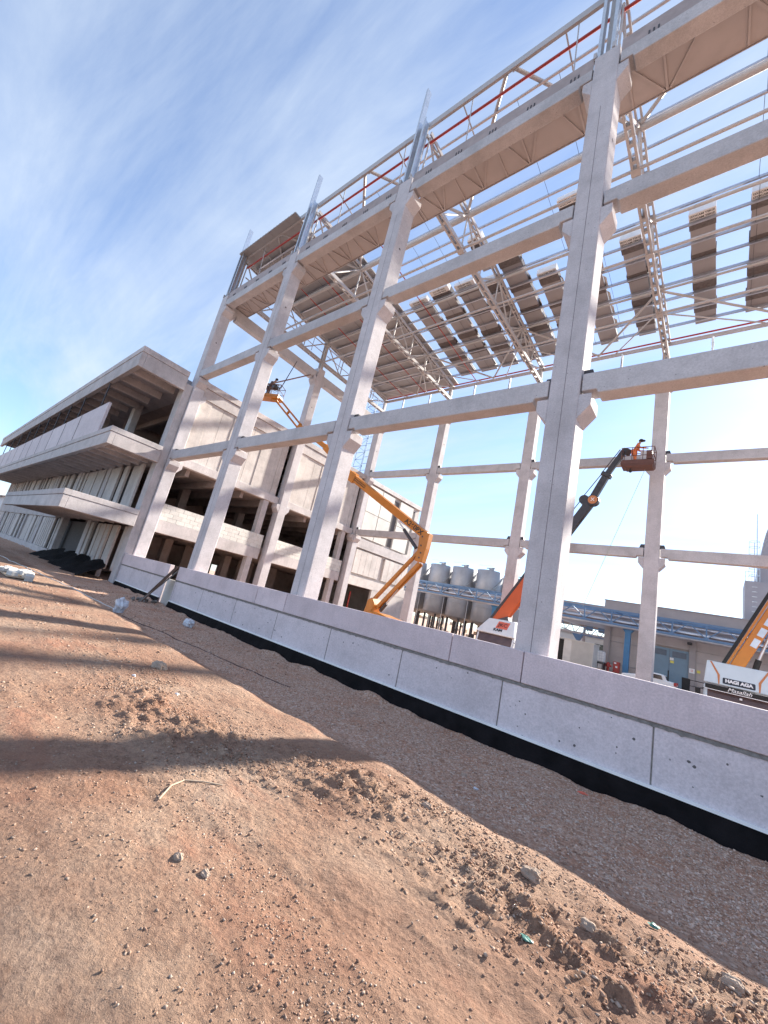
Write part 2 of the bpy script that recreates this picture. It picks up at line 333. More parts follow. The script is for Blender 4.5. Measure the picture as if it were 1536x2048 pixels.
# ------------------------------------------------------------------ ground
def sstep(a, b, x): t = np.clip((x-a)/(b-a), 0, 1); return t*t*(3-2*t)
_perm = RNG.random((256, 256))
def vnoise(x, y):
    xi = np.floor(x).astype(int); yi = np.floor(y).astype(int); fx = x-xi; fy = y-yi; fx = fx*fx*(3-2*fx); fy = fy*fy*(3-2*fy)
    g = lambda a, b: _perm[a & 255, b & 255]
    return (g(xi, yi)*(1-fx)+g(xi+1, yi)*fx)*(1-fy)+(g(xi, yi+1)*(1-fx)+g(xi+1, yi+1)*fx)*fy-0.5
def fbm(x, y, o=5, p=0.5):
    s = 0; a = 1
    for i in range(o): s = s+a*vnoise(x*2**i+17.3*i, y*2**i+9.1*i); a *= p
    return s
def ground_h(x, y, fine=True):
    x = np.asarray(x, float); y = np.asarray(y, float)
    path = 0.08+0.16*sstep(-12, -24, x)+0.12*sstep(-28, -45, x)
    edge = 6.15+0.55*fbm(x*0.55, x*0.0+3.3, 4)
    hm = 0.13*sstep(-30, -8, x)+0.06
    m = sstep(0, 1, (edge-y)/0.75)
    z = path+hm*m*(0.85+0.25*sstep(5, 1, y))
    outer = sstep(9.35, 9.75, y)      # behind the wall: site floor
    rise = 0.7*sstep(31, 36, y)
    site = rise*sstep(-34, -30, x)
    z = z*(1-outer)+site*outer
    n = 0.05*fbm(x*0.9, y*0.9, 3)
    if fine:
        # churned ridge along the bank, a worn track on its near side, tyre cleats, soil heaped on the membrane
        rc = np.interp(x, [-12, -7, -5.1, -4.4, -3.6, -2.7, -1.5, -0.4, 2], [4.3, 3.3, 3.4, 4.0, 4.5, 4.9, 4.55, 4.5, 4.6])
        rd = np.exp(-((y-rc)/0.66)**2)*sstep(-11, -6, x)*(0.55+0.9*sstep(-0.2, 0.25, fbm(x*0.9+2, y*1.3, 3)))
        lump = fbm(x*2.2+0.8*fbm(x*3, y*3, 2), y*3.4, 5, 0.6)
        lump2 = fbm(x*6+1.1*fbm(x*7, y*7, 2), y*7.5, 5, 0.65)
        n = n+rd*(0.03+0.045*np.maximum(lump, -0.1)+0.075*np.maximum(lump2, -0.06))+0.022*np.maximum(lump2, 0)*m
        n = n+0.022*fbm(x*4.5, y*6, 5, 0.62)*(0.5+0.8*rd)+0.020*np.maximum(fbm(x*11, y*12, 4, 0.65), -0.1)*(0.45+1.2*rd+0.6*sstep(0.0, 0.3, fbm(x*0.8+5, y*1.1, 3)))
        chips = np.maximum(fbm(x*24, y*24, 3, 0.7), 0.05)-0.05
        n = n+0.018*chips*(0.35+1.3*rd+0.8*sstep(6.0, 6.6, y))
        tr = np.exp(-((y-(2.9+0.12*x+0.06*(x+4)**2*sstep(-7, -3, x)))/0.28)**2)*sstep(-9, -6, x)
        n = n-0.035*tr+0.012*tr*np.sign(np.sin((x*1.0+0.6*np.abs(y-2.6))*22))*sstep(-6.2, -5.2, x)*sstep(-3.6, -4.4, x)
        n = n+(0.05+0.16*np.maximum(fbm(x*1.1, y*0.4+2, 4), -0.2))*np.exp(-((y-9.42)/0.22)**2)
        n = n*np.where(y > 9.75, 0.4, 1)
    return z+n
def axis_pts(c, lo, hi, s0, k):
    a = [c]
    while a[-1] < hi: a.append(a[-1]+s0*(1+k*abs(a[-1]-c)))
    b = [c]
    while b[-1] > lo: b.append(b[-1]-s0*(1+k*abs(b[-1]-c)))
    return np.array(b[:0:-1]+a)
gx = axis_pts(-1.2, -600, 500, 0.03, 0.26); gy = axis_pts(3.2, -60, 700, 0.026, 0.22)
X, Y = np.meshgrid(gx, gy); Z = ground_h(X, Y)
nx, ny = len(gx), len(gy)
me = bpy.data.meshes.new('ground')
co = np.stack([X, Y, Z], -1).reshape(-1, 3)
idx = np.arange(nx*ny).reshape(ny, nx); q = np.stack([idx[:-1, :-1], idx[:-1, 1:], idx[1:, 1:], idx[1:, :-1]], -1).reshape(-1, 4)
me.vertices.add(len(co)); me.vertices.foreach_set('co', co.ravel())
me.loops.add(q.size); me.loops.foreach_set('vertex_index', q.ravel().astype(np.int32))
me.polygons.add(len(q)); me.polygons.foreach_set('loop_start', np.arange(0, q.size, 4, dtype=np.int32)); me.polygons.foreach_set('loop_total', np.full(len(q), 4, dtype=np.int32))
me.polygons.foreach_set('use_smooth', np.ones(len(q), bool)); me.update(calc_edges=True); me.validate()
go = bpy.data.objects.new('ground', me); COL.objects.link(go); me.materials.append(MAT['earth']); go['kind'] = 'structure'
def gz(x, y): return float(ground_h(x, y))

# ------------------------------------------------------------------ precast frame
XC = {1: -29.62, 2: -21.04, 3: -12.23, 4: -3.41, 5: 9.20}
YF, YB, DC, HW = 10.0, 29.28, 0.75, 0.40
L1B, L1T, L2B, L2T, L3B, L3T, CT = 9.01, 9.63, 15.43, 16.04, 21.60, 22.20, 22.65
def corbel(mb, xf, s, y0, y1, zt, out=0.31, tip=0.34, root=0.72):
    mb.prism([(xf, zt), (xf+s*out, zt), (xf+s*out, zt-tip), (xf, zt-root)], 'y', y0, y1)
def column(x, y, lab, levels, sides=(-1, 1), ydirs=(), grp=None, brackets=(), line=False, z0=-0.2):
    t = thing('concrete_column', lab, 'column', (x, y+DC/2, 0), grp)
    MB().box(x-HW, x+HW, y, y+DC, z0, CT).build('shaft', CON, t, bevel=0.025)
    for z in levels:
        for s in sides:
            mb = MB(); corbel(mb, x+s*(HW-0.004), s, y+0.012, y+DC-0.012, z); mb.build('corbel', CON, t, bevel=0.012)
    for z, s in ydirs:
        yf = y+DC-0.004 if s > 0 else y+0.004
        mb = MB(); mb.prism([(yf, z), (yf+s*0.31, z), (yf+s*0.31, z-0.34), (yf, z-0.72)], 'x', x-HW+0.012, x+HW-0.012); mb.build('corbel', CON, t, bevel=0.012)
    for z, s, dy in brackets:
        xf = x+s*(HW+0.003)
        MB().prism([(xf, z), (xf+s*0.30, z), (xf+s*0.22, z+0.24), (xf, z+0.24)], 'y', y+dy, y+dy+0.16).build('bracket', 'dark_steel', t)
    if line:
        MB().box(x-0.007, x+0.007, y-0.003, y+0.02, 2.0, CT-2.0-random.random()).build('centre_line', 'line_mark', t)
    # lifting hole through the side face
    for z in (18.6, 12.2)[:1]:
        MB().tube((x+HW-0.02, y+0.36, z), (x+HW+0.004, y+0.36, z), 0.055, 12).build('lifting_hole', 'joint', t)
    return t
GF, GB = 'precast columns of the front row', 'precast columns of the back row'
frontlab = {1: 'slim-looking far front column against the corner of the unfinished concrete building', 2: 'front column just right of the wall gap with debris, crossing the orange lift basket',
            3: 'front column in front of the long orange boom, third from the right-hand building corner', 4: 'largest nearest concrete column with wide corbels, right of centre, behind the low wall',
            5: 'front row column beyond the right edge of the view'}
backlab = {1: 'far back corner column where the unfinished building meets the back row', 2: 'back row column directly behind the orange lift elbow', 3: 'back row column just left of the nearest big column, beside the steel tanks',
           4: 'back row column with the worker basket and orange-clad worker at its side', 5: 'back row column beyond the right edge of the view'}
for i in range(1, 6):
    br = [(L1T, 1, 0.22)]+([(L1T, -1, 0.3)] if i in (3, 4) else [])+([(L2T, 1, 0.25)] if i == 2 else [])
    column(XC[i], YF, frontlab[i], (L1B, L2B, L3B), sides=(1,) if i == 1 else (-1, 1), ydirs=((L3B, 1), (L1B, 1), (14.35, 1)) if i == 1 else (), grp=GF, brackets=br if i < 5 else (), line=i in (2, 3, 4))
    column(XC[i], YB, backlab[i], (L1B, L2B, L3B), sides=(1,) if i == 1 else (-1, 1), ydirs=((L3B, -1), (L1B, -1)) if i == 1 else (), grp=GB,
           brackets=[(L1T, 1, 0.1), (L1T, -1, 0.1), (L2T, 1, 0.1)] if i < 5 else ())
YM = 19.65
column(XC[1], YM, 'gable column midway along the building side wall, behind the lift worker', (), ydirs=((L3B, -1), (L3B, 1), (L1B, -1), (L1B, 1)), grp='precast columns of the gable row', brackets=())
# beams
def beam_x(i, z0, z1, y, lab, grp, d=0.50):
    a, b = XC[i]+HW+0.045, XC[i+1]-HW-0.045
    mb = MB()
    # shallow dapped ends: the last stretch rests on the corbel
    e = 0.36
    poly = [(a, z1), (a, z0+0.015), (a+e, z0+0.015), (a+e+0.05, z0-0.10), (b-e-0.05, z0-0.10), (b-e, z0+0.015), (b, z0+0.015), (b, z1)]
    mb.prism(poly, 'y', y+0.02, y+0.02+d)
    return one('concrete_beam', mb, CONB, lab, 'beam', grp, bevel=0.015)
bays = {1: 'in the far left bay', 2: 'in the bay of the orange boom', 3: 'just left of the biggest column', 4: 'right of the biggest column'}
lev = {1: ('lowest', L1B, L1T), 2: ('middle', L2B, L2T), 3: ('top', L3B, L3T)}
for i in range(1, 5):
    for k, (nm, z0, z1) in lev.items():
        beam_x(i, z0+0.085, z1, YF, '%s front-row concrete beam %s' % (nm, bays[i]), 'horizontal beams of the front row')
    for k, (nm, z0, z1) in lev.items():
        beam_x(i, z0+0.085, z1, YB, '%s back-row concrete beam %s' % (nm, {1: 'running out from the unfinished building', 2: 'between the orange lift elbow and the tanks', 3: 'beside and behind the biggest column', 4: 'at the right edge of the view'}[i]), 'horizontal beams of the back row', d=0.45)
for a, b, lab in ((YF+DC+0.05, YM-0.05, 'sloping-looking gable beam from the far front column to the column by the lift worker'), (YM+DC+0.05, YB-0.05, 'far gable beam from the lift worker column to the back corner')):
    mb = MB(); e = 0.36
    mb.prism([(a, L3T), (a, L3B+0.015), (a+e, L3B+0.015), (a+e+0.05, L3B-0.28), (b-e-0.05, L3B-0.28), (b-e, L3B+0.015), (b, L3B+0.015), (b, L3T)], 'x', XC[1]-0.25, XC[1]+0.25)
    one('concrete_beam', mb, CONB, lab, 'beam', 'gable beams', bevel=0.015)

# ------------------------------------------------------------------ low wall
WT, WJ, WB, YW = 2.24, 1.53, 0.51, 9.60
wall = thing('low_wall', 'long low precast concrete wall with cap course in front of the columns', 'wall', (-13, 9.7, 0))
caps = [(-30.03, -22.45), (-21.36, -14.12), (-14.11, -12.23), (-12.22, -5.26), (-5.25, -3.41), (-3.40, 5.4), (5.41, 14.0)]
for a, b in caps: MB().box(a+0.006, b-0.006, YW-0.02, YW+0.20, WJ+0.03, WT).build('cap_panel', CONC, wall, bevel=0.012)
js = [14.0]+[-0.91-2.9*k+0 for k in range(-5, 8)]; js = sorted(set([j for j in js if j > -21.4]+[-21.36]))
for a, b in zip(js[:-1], js[1:]): MB().box(a+0.012, b-0.012, YW, YW+0.18, 0.2, WJ-0.035).build('wall_panel', CONW, wall, bevel=0.01)
js2 = [-30.03, -27.3, -24.5, -22.45]
for a, b in zip(js2[:-1], js2[1:]): MB().box(a+0.012, b-0.012, YW, YW+0.18, 0.2, WJ-0.035).build('wall_panel', CONW, wall, bevel=0.01)
for a, b in ((-30.0, -22.47), (-21.34, 13.9)):
    # squeezed mortar bed: ragged underside
    mb = MB(); n = int((b-a)/0.06); up = WJ+0.028; rnd = np.random.default_rng(5); r = 0.0
    vs = []; fs = []
    for i in range(n+1):
        x = a+(b-a)*i/n; r = 0.6*r+rnd.normal(0, 0.007); lo = WJ-0.037-max(0, r)-(0.02*rnd.random() if rnd.random() < 0.1 else 0)
        vs += [(x, YW+0.012, up), (x, YW-0.012-0.006*rnd.random(), lo)]
    for i in range(n): fs.append((2*i, 2*i+1, 2*i+3, 2*i+2))
    mb.add(vs, fs); mb.box(a, b, YW+0.012, YW+0.17, WJ-0.034, WJ+0.029); mb.build('mortar_bed', 'mortar', wall)
for a in js[1:-1]: MB().box(a-0.013, a+0.013, YW+0.004+0.004, YW+0.16, 0.3, WJ-0.04).build('joint_fill', 'mortar', wall)
pr_ = random.Random(12)
for k in range(60):
    x_, z_, r_ = pr_.uniform(-20, 1.4), pr_.uniform(0.62, 1.44), pr_.choice((0.010, 0.013, 0.018, 0.026))
    if min(abs(x_-j_) for j_ in js) > 0.06: MB().prism([(x_+r_*pr_.uniform(0.7, 1.3)*math.cos(a_), z_+r_*pr_.uniform(0.6, 1.2)*math.sin(a_)) for a_ in (0, 0.9, 1.8, 2.7, 3.6, 4.5, 5.4)], 'y', YW-0.0015, YW+0.01).build('pit', 'joint', wall)
# membrane hung on the foundation, with a white clamping strip
def membrane(a, b, lab, zt=0.50):
    t = thing('membrane_sheet', lab, 'membrane', ((a+b)/2, YW, 0), 'black membrane on the wall footing')
    n = int((b-a)/0.07); vs = []; fs = []
    rows = 8
    for i in range(n+1):
        x = a+(b-a)*i/n
        for j in range(rows+1):
            f = j/rows; y = YW-0.03-0.12*f-0.20*f*abs(float(fbm(np.array(x*1.9+0.5*f), np.array(f*1.4+4), 5)))-0.03*f*math.sin(x*5+2*math.sin(x*1.3)+2*f)
            z = zt-(zt+0.12)*f
            vs.append((x, y, z))
    for i in range(n):
        for j in range(rows): k = i*(rows+1)+j; fs.append((k, k+1, k+rows+2, k+rows+1))
    MB().add(vs, fs).build('sheet', 'membrane', t, smooth=True)
    mb = MB(); mb.box(a, b, YW-0.062, YW-0.004, zt-0.03, zt+0.022); mb.build('clamping_strip', 'white_plastic', t)
membrane(-21.3, 14.0, 'black dimpled membrane with white strip along the long wall foot')
membrane(-30.0, -22.5, 'short black membrane under the far left wall piece, beyond the gap')

# ------------------------------------------------------------------ roof steel
def ztop(y): return 26.62-0.081*(y-11)
ZBC = 23.45
YE0, YE1 = 10.62, 29.75
trusslab = {1: 'roof truss over the gable of the hall at the far left end', 2: 'roof truss along the edge of the finished roof deck', 3: 'roof truss left of the biggest column, panel packs beside it', 4: 'roof truss right of the biggest column running steeply to the back', 5: 'roof truss beyond the right edge of the view'}
nodes_b = [11.2, 15.2, 20.0, 24.75, 29.5]
for i in range(1, 6):
    x = XC[i]+(0.12 if i > 1 else 0); t = thing('roof_truss', trusslab[i], 'truss', (x, 20, ZBC), 'steel roof trusses')
    mb = MB()
    for s in (-1, 1): mb.box(x+s*0.12-0.05, x+s*0.12+0.05, YE0, YE1, ZBC-0.13, ZBC+0.13)
    y = YE0+0.3
    while y < YE1-0.3: mb.box(x-0.068, x+0.068, y, y+0.16, ZBC-0.122, ZBC+0.122); y += 0.75
    mb.build('bottom_chord', 'white_steel', t)
    mb = MB()
    for s in (-1, 1): mb.bar((x+s*0.11, YE0, ztop(YE0)-0.2), (x+s*0.11, YE1, ztop(YE1)-0.2), 0.08, 0.22)
    y = YE0+0.3
    while y < YE1-0.3: mb.box(x-0.068, x+0.068, y, y+0.14, ztop(y)-0.30, ztop(y)-0.105); y += 0.8
    mb.build('top_chord', 'white_steel', t)
    yy = [10.75, 12.8, 15.2, 17.6, 20.0, 22.4, 24.75, 27.1, 29.6]
    for k, y in enumerate(yy):
        MB().tube((x, y, ZBC+0.1), (x, y, ztop(y)-0.28), 0.05, 8).build('vertical', 'white_steel', t, smooth=True)
        if k < len(yy)-1:
            y2 = yy[k+1]
            p, q2 = ((x, y, ZBC+0.08), (x, y2, ztop(y2)-0.28)) if k % 2 else ((x, y, ztop(y)-0.28), (x, y2, ZBC+0.08))
            MB().tube(p, q2, 0.055, 8).build('diagonal', 'white_steel', t, smooth=True)
    for y in (15.2, 20.0, 24.75):
        for zz in (ZBC, ztop(y)-0.2): MB().box(x-0.19, x+0.19, y-0.16, y+0.16, zz-0.17, zz+0.17).build('gusset', 'white_steel', t)
# posts on the front columns, stub posts on the back ones
for i in range(1, 6):
    x = XC[i]-0.12; t = thing('steel_post', 'twin-channel white steel post on top of the %s' % {1: 'far corner column', 2: 'column by the wall gap', 3: 'column left of the biggest one', 4: 'biggest column', 5: 'front column off to the right'}[i], 'post', (x, 10.3, CT), 'steel posts rising from the front columns')
    for s in (-1, 1):
        mb = MB(); xc = x+s*0.17
        mb.box(xc-0.012, xc+0.012, 10.12, 10.42, CT, 29.45 if s < 0 else 27.0); mb.box(xc+s*0.012, xc+s*0.012+s*0.09, 10.12, 10.14, CT, 29.45 if s < 0 else 27.0); mb.box(xc+s*0.012, xc+s*0.012+s*0.09, 10.40, 10.42, CT, 29.45 if s < 0 else 27.0)
        mb.build('channel', 'galvanised', t)
    MB().box(x-0.34, x+0.40, 10.04, 10.6, CT+0.001, CT+0.05).build('base_plate', 'white_steel', t)
    for s in (-1, 1): MB().box(x+s*0.30-0.05, x+s*0.30+0.05, 10.0, 10.12, CT+0.05, CT+0.32).build('cleat', 'white_steel', t)
    MB().box(x-0.10, x+0.12, 10.45, 10.62, CT+0.05, 26.9).build('inner_stanchion', 'white_steel', t)
    tag(MB().box(XC[i]-0.14, XC[i]+0.14, 29.45, 29.73, CT+0.002, ztop(29.6)-0.3).build('steel_stub', 'white_steel'), 'short steel stub carrying the roof on the %s' % {1: 'back corner column', 2: 'back column behind the orange lift', 3: 'back column left of the biggest column', 4: 'back column beside the worker basket', 5: 'back column off to the right'}[i], 'post', 'steel stubs on the back columns')
t = thing('steel_post', 'steel post of the gable wall above the column by the lift worker', 'post', (XC[1], YM+0.3, CT))
for s in (-1, 1): MB().box(XC[1]+s*0.15-0.05, XC[1]+s*0.15+0.05, YM+0.2, YM+0.5, CT, ztop(20)-0.1).build('channel', 'white_steel', t)
gt = thing('gable_rails', 'thin steel rails and droppers framing the gable above the beams', 'rail', (XC[1], 20, 24))
for z, r in ((25.0, 0.05), (24.2, 0.035)):
    for a, b in ((10.8, YM+0.2), (YM+0.5, 29.4)): MB().tube((XC[1]+0.3, a, z), (XC[1]+0.3, b, z), r, 8).build('rail', 'white_steel', gt)
for y in (12.5, 14.5, 16.5, 18.3, 21.8, 23.6, 25.4, 27.2): MB().tube((XC[1]+0.3, y, 23.6), (XC[1]+0.3, y, 25.4), 0.03, 6).build('dropper', 'white_steel', gt)
# eaves
x0, x1 = XC[1]-0.3, XC[5]+4
def channel_x(mb, a, b, y, z0, z1, d=0.09):
    mb.box(a, b, y, y+0.012, z0, z1); mb.box(a, b, y+0.012, y+d, z1-0.014, z1-0.001); mb.box(a, b, y+0.012, y+d, z0+0.001, z0+0.014)
for i in range(1, 5):
    mb = MB(); channel_x(mb, XC[i]+0.02, XC[i+1]-0.02, 10.50, 26.78, 27.16, 0.12)
    one('eave_beam', mb, 'white_steel', 'deep white eave channel along the roof edge %s' % bays[i], 'eave beam', 'front eave beams')
mb = MB(); channel_x(mb, x0, x1, 29.72, 24.68, 24.95, 0.1); one('eave_beam', mb, 'white_steel', 'back eave channel running the length of the hall under the red pipe', 'eave beam')
one('sprinkler_pipe', MB().tube((x0+0.3, 10.78, 26.02), (x1, 10.78, 26.02), 0.06, 10), 'red_paint', 'red pipe along the front eave behind the steel posts', 'pipe', smooth=True)
one('sprinkler_pipe', MB().tube((x0+0.3, 29.62, 25.06), (x1, 29.62, 25.06), 0.06, 10), 'red_paint', 'red pipe along the back eave of the roof', 'pipe', smooth=True)
for k, x in enumerate((-24.2, -18.2, -26.9)):
    one('branch_pipe', MB().tube((x, 12.0, ztop(12)-0.45), (x, 29.5, ztop(29.5)-0.30), 0.035, 8), 'red_paint', ['thin dark red pipe crossing under the finished deck, the middle one', 'thin dark red pipe right of the deck edge', 'thin dark red pipe nearest the gable under the deck'][k], 'pipe', 'thin red branch pipes', smooth=True)
# purlins
ypur = [11.6, 12.8, 14.0]+[15.2+1.2*k for k in range(12)]
for k, y in enumerate(ypur):
    if y > 29.3: continue
    z = ztop(y); mb = MB()
    mb.box(x0, x1, y-0.01, y+0.01, z-0.09, z+0.15); mb.box(x0, x1, y+0.01, y+0.09, z+0.13, z+0.15); mb.box(x0, x1, y-0.085, y-0.01, z-0.09, z-0.072)
    one('purlin', mb, 'purlin_steel', '%s zinc purlin counted from the front eave' % ORD[k], 'purlin', 'roof purlins')
for k, x in enumerate((-25.3, -16.6, -14.9, -7.8, -5.9, 1.0)):
    mb = MB(); ys = [11.6]+ypur[3:14]
    for a, b in zip(ypur[:-1], ypur[1:]):
        if b < 29.4: mb.tube((x+(0.03 if ypur.index(a) % 2 else -0.03), a, ztop(a)+0.05), (x+(0.03 if ypur.index(a) % 2 else -0.03), b, ztop(b)+0.05), 0.010, 5)
    one('sag_rod', mb, 'dark_steel', '%s line of thin sag rods between the purlins, from the left' % ORD[k], 'rod', 'sag rods')
# longitudinal strut tubes
for nm, y, z, r, lab in (('strut_tube', 15.2, ztop(15.2)-0.32, 0.155, 'thick white strut tube under the purlins nearest the gutter'), ('strut_tube', 20.0, ztop(20)-0.3, 0.09, 'white strut tube under the purlins at mid roof'), ('strut_tube', 24.75, ztop(24.75)-0.3, 0.075, 'white strut tube under the purlins toward the back'),
                         ('tie_tube', 15.2, ZBC+0.02, 0.075, 'low tie tube joining the truss bottom chords nearest the front'), ('tie_tube', 20.0, ZBC+0.02, 0.075, 'low tie tube joining the bottom chords at mid roof'), ('tie_tube', 24.75, ZBC+0.02, 0.075, 'low tie tube joining the bottom chords toward the back')):
    one(nm, MB().tube((XC[1], y, z), (XC[5]+4, y, z), r, 16), 'white_steel', lab, 'tube', smooth=True)
# roof plane bracing
for i in range(1, 5):
    xa, xb = XC[i]+0.2, XC[i+1]-0.1; xm = (xa+xb)/2
    t = thing('roof_bracing', 'pair of white bracing tubes at the front eave %s' % bays[i], 'bracing', (xm, 12, 26), 'eave bracing')
    for xx in (xa, xb):
        MB().tube((xm+(0.22 if xx == xb else -0.22), 10.62, 26.85), (xx, 15.0, ztop(15)-0.3), 0.085, 12).build('brace_tube', 'white_steel', t, smooth=True)
        MB().box(xm+(0.2 if xx == xb else -0.2)-0.1, xm+(0.2 if xx == xb else -0.2)+0.1, 10.615, 10.64, 26.72, 27.0).build('bolt_plate', 'white_steel', t)
    for f in (0.22, 0.78):
        xx = xa+(xb-xa)*f; MB().tube((xx, 10.6, 26.8), (xx, 12.2, ztop(12)-0.1), 0.035, 8).build('fly_brace', 'white_steel', t, smooth=True)
        MB().tube((xx+0.5, 10.9, 22.9), (xx+0.5, 10.62, 26.8), 0.028, 8).build('hanger', 'white_steel', t, smooth=True)
    t = thing('roof_bracing', 'V of white bracing tubes at the back eave %s' % bays[i], 'bracing', (xm, 27, 25), 'back roof bracing')
    for xx in (xa, xb):
        MB().tube((xx, 24.9, ztop(24.8)-0.3), (xm, 29.6, 24.95), 0.075, 10).build('brace_tube', 'white_steel', t, smooth=True)
        MB().tube((xx, 24.9, ZBC+0.1), (xm-1.2 if xx == xa else xm+1.2, 29.6, 24.85), 0.045, 8).build('lower_brace', 'white_steel', t, smooth=True)
    for f in (0.3, 0.7):
        xx = XC[i]+8.7*f; tag(MB().box(xx-0.06, xx+0.06, 29.62, 29.74, L3T+0.002, 24.68).build('facade_post', 'galvanised'), '%s slim facade post under the back eave %s' % ('left' if f < 0.5 else 'right', bays[i]), 'post', 'slim back facade posts')
# gutter trays on the top beams
for i in range(1, 5):
    a, b = XC[i]+0.01, XC[i+1]-0.01
    t = thing('gutter_tray', 'wide sheet gutter tray with ribbed underside %s' % bays[i], 'gutter', ((a+b)/2, 11, 22.3), 'gutter trays behind the top beams')
    mb = MB(); mb.box(a, b, 10.86, 12.0, 22.26, 22.285); mb.build('tray_bottom', 'tray_sheet', t)
    mb = MB(); mb.box(a+HW+0.03, b-HW-0.03, 10.10, 10.855, 22.262, 22.282); mb.build('tray_front', 'tray_sheet', t)
    MB().box(a+HW+0.03, b-HW-0.03, 10.06, 10.09, 22.215, 22.86).build('front_plate', 'grey_primer', t)
    MB().box(a, b, 11.985, 12.01, 22.20, 22.9).build('back_plate', 'tray_sheet', t)
    n = 12; xs = [a+(b-a)*(k+0.5)/n for k in range(n)]
    for k, xx in enumerate(xs):
        far = xx if k % 3 == 1 else xs[(k//3)*3+1]+(-0.08 if k % 3 == 0 else 0.08)
        MB().bar((xx if k % 3 == 1 else xx, 10.6, 22.225), (far, 11.93, 22.225), 0.07, 0.06).build('rib', 'tray_sheet', t)
    for xx in (xs[1]-1.05, xs[4]-1.0, xs[7]-1.05, xs[10]+1.0): MB().bar((xx, 10.6, 22.23), (xx, 11.95, 22.23), 0.06, 0.05).build('rib', 'tray_sheet', t)
    for k in range(7):
        xx = a+0.9+(b-a-1.8)*k/6; MB().bar((xx, 10.1, 22.84), (xx+0.02, 10.8, 22.95), 0.05, 0.05).build('hook', 'galvanised', t)
    for k in range(5):
        xx = a+1.2+(b-a-2.4)*k/4
        for d in (0, 0.13, 0.26): MB().box(xx+d, xx+d+0.05, 10.04, 10.058, 22.25, 22.42).build('clip', 'dark_steel', t)
# finished deck over the far bay
dk = thing('roof_deck', 'finished roof deck of ribbed sheets over the far end bay', 'roof', (-25, 20, 26))
for k in range(9):
    a = XC[1]-0.35+1.03*k; b = a+1.02; ys = 10.0 if b < -22.4 else 13.9
    if k == 8: b = -20.5
    mb = MB(); mb.bar(((a+b)/2, ys, ztop(ys)+0.21), ((a+b)/2, 29.9, ztop(29.9)+0.21), b-a, 0.1)
    for f in (0.17, 0.5, 0.83): mb.bar((a+(b-a)*f, ys+0.002, ztop(ys)+0.275), (a+(b-a)*f, 29.88, ztop(29.88)+0.275), 0.08, 0.06)
    mb.build('deck_panel', 'deck_sheet', dk)
# panel packs lying on the purlins
packs = [(-19.6, 1.6, 19.6, 28.9, 2), (-17.5, 1.55, 19.3, 28.9, 3), (-15.5, 1.5, 19.6, 28.9, 2), (-13.6, 1.3, 20.1, 28.9, 3), (-13.05, 0.9, 16.9, 19.4, 3), (-11.9, 1.35, 18.7, 28.8, 4), (-9.9, 1.2, 21.0, 28.9, 3), (-7.5, 1.2, 17.0, 28.9, 2), (-5.0, 1.05, 20.8, 28.9, 4), (-1.74, 1.1, 20.75, 28.9, 4), (0.78, 1.1, 20.75, 28.9, 4), (3.5, 1.1, 20.5, 28.9, 3)]
plab = ['next to the deck edge', 'second from the deck edge', 'third from the deck edge', 'just left of the third truss', 'lying across the truss left of the biggest column', 'just right of the truss left of the biggest column', 'short of the biggest column, behind its left side', 'mostly hidden behind the biggest column', 'just left of the truss right of the biggest column', 'straight dark strip right of the biggest column', 'at the right edge of the view', 'beyond the right edge']
for k, (x, wd, ya, yb, n) in enumerate(packs):
    t = thing('panel_pack', 'long pack of insulated roof panels %s' % plab[k], 'panel pack', (x+wd/2, ya, 26), 'packs of panels waiting on the roof')
    for j in range(n):
        o = 0.03*random.uniform(-1, 1); st = 0.12*random.random()
        MB().bar((x+wd/2+o, ya+st+0.06, ztop(ya)+0.205+0.13*j), (x+wd/2+o, yb-st, ztop(yb)+0.205+0.13*j), wd-0.02, 0.10).build('roof_panel', 'panel_sheet', t)
    for yy in (ya+0.5, ya+2.6, ya+4.7, ya+6.6):
        if yy < yb-0.6: MB().bar((x+wd/2, yy, ztop(yy)+0.155+0.065*n), (x+wd/2, yy+0.5, ztop(yy+0.5)+0.155+0.065*n), wd+0.06, 0.13*n+0.05).build('timber_bearer', 'panel_core', t)
    mb = MB(); mb.bar((x+wd/2, ya, ztop(ya)+0.145+0.065*n), (x+wd/2, ya+0.44, ztop(ya+0.44)+0.145+0.065*n), wd+0.05, 0.13*n+0.05); mb.build('wrap', 'wrap_film', t)
    yy = ya+0.9
    while yy < yb-1 and k < 9:
        zz = ztop(yy)+0.14; MB().add([(x+wd+0.01, yy, zz+0.10*n), (x+wd+0.22, yy+0.05, zz+0.02), (x+wd+0.20, yy+0.95, ztop(yy+0.9)+0.15), (x+wd+0.01, yy+0.9, ztop(yy+0.9)+0.14+0.10*n)], [(0, 1, 2, 3)]).build('film_flap', 'wrap_film', t); yy += 1.25
    for q, dy in enumerate((0.13, 0.31)):
        zz = ztop(ya+dy)+0.145+0.065*n-(0.13*n+0.05)/2-0.004
        lettering('print', 'IZOCAM TEKIZ', 0.155, 'print_black', t, frame((x+wd/2, ya+dy, zz), (1, 0, 0), (0, -1, -0.0)), bold=0.004, depth=0.001)

# ------------------------------------------------------------------ unfinished concrete building on the left
XS, YR, XL = -29.29, 6.335, -90.3
bd = thing('concrete_building', 'unfinished three-storey precast concrete building with deep canopies on the left', 'building', (-45, 20, 0))
def P(name, mb, mat=BLD, parent=bd, **k): return mb.build(name, mat, parent, **k)
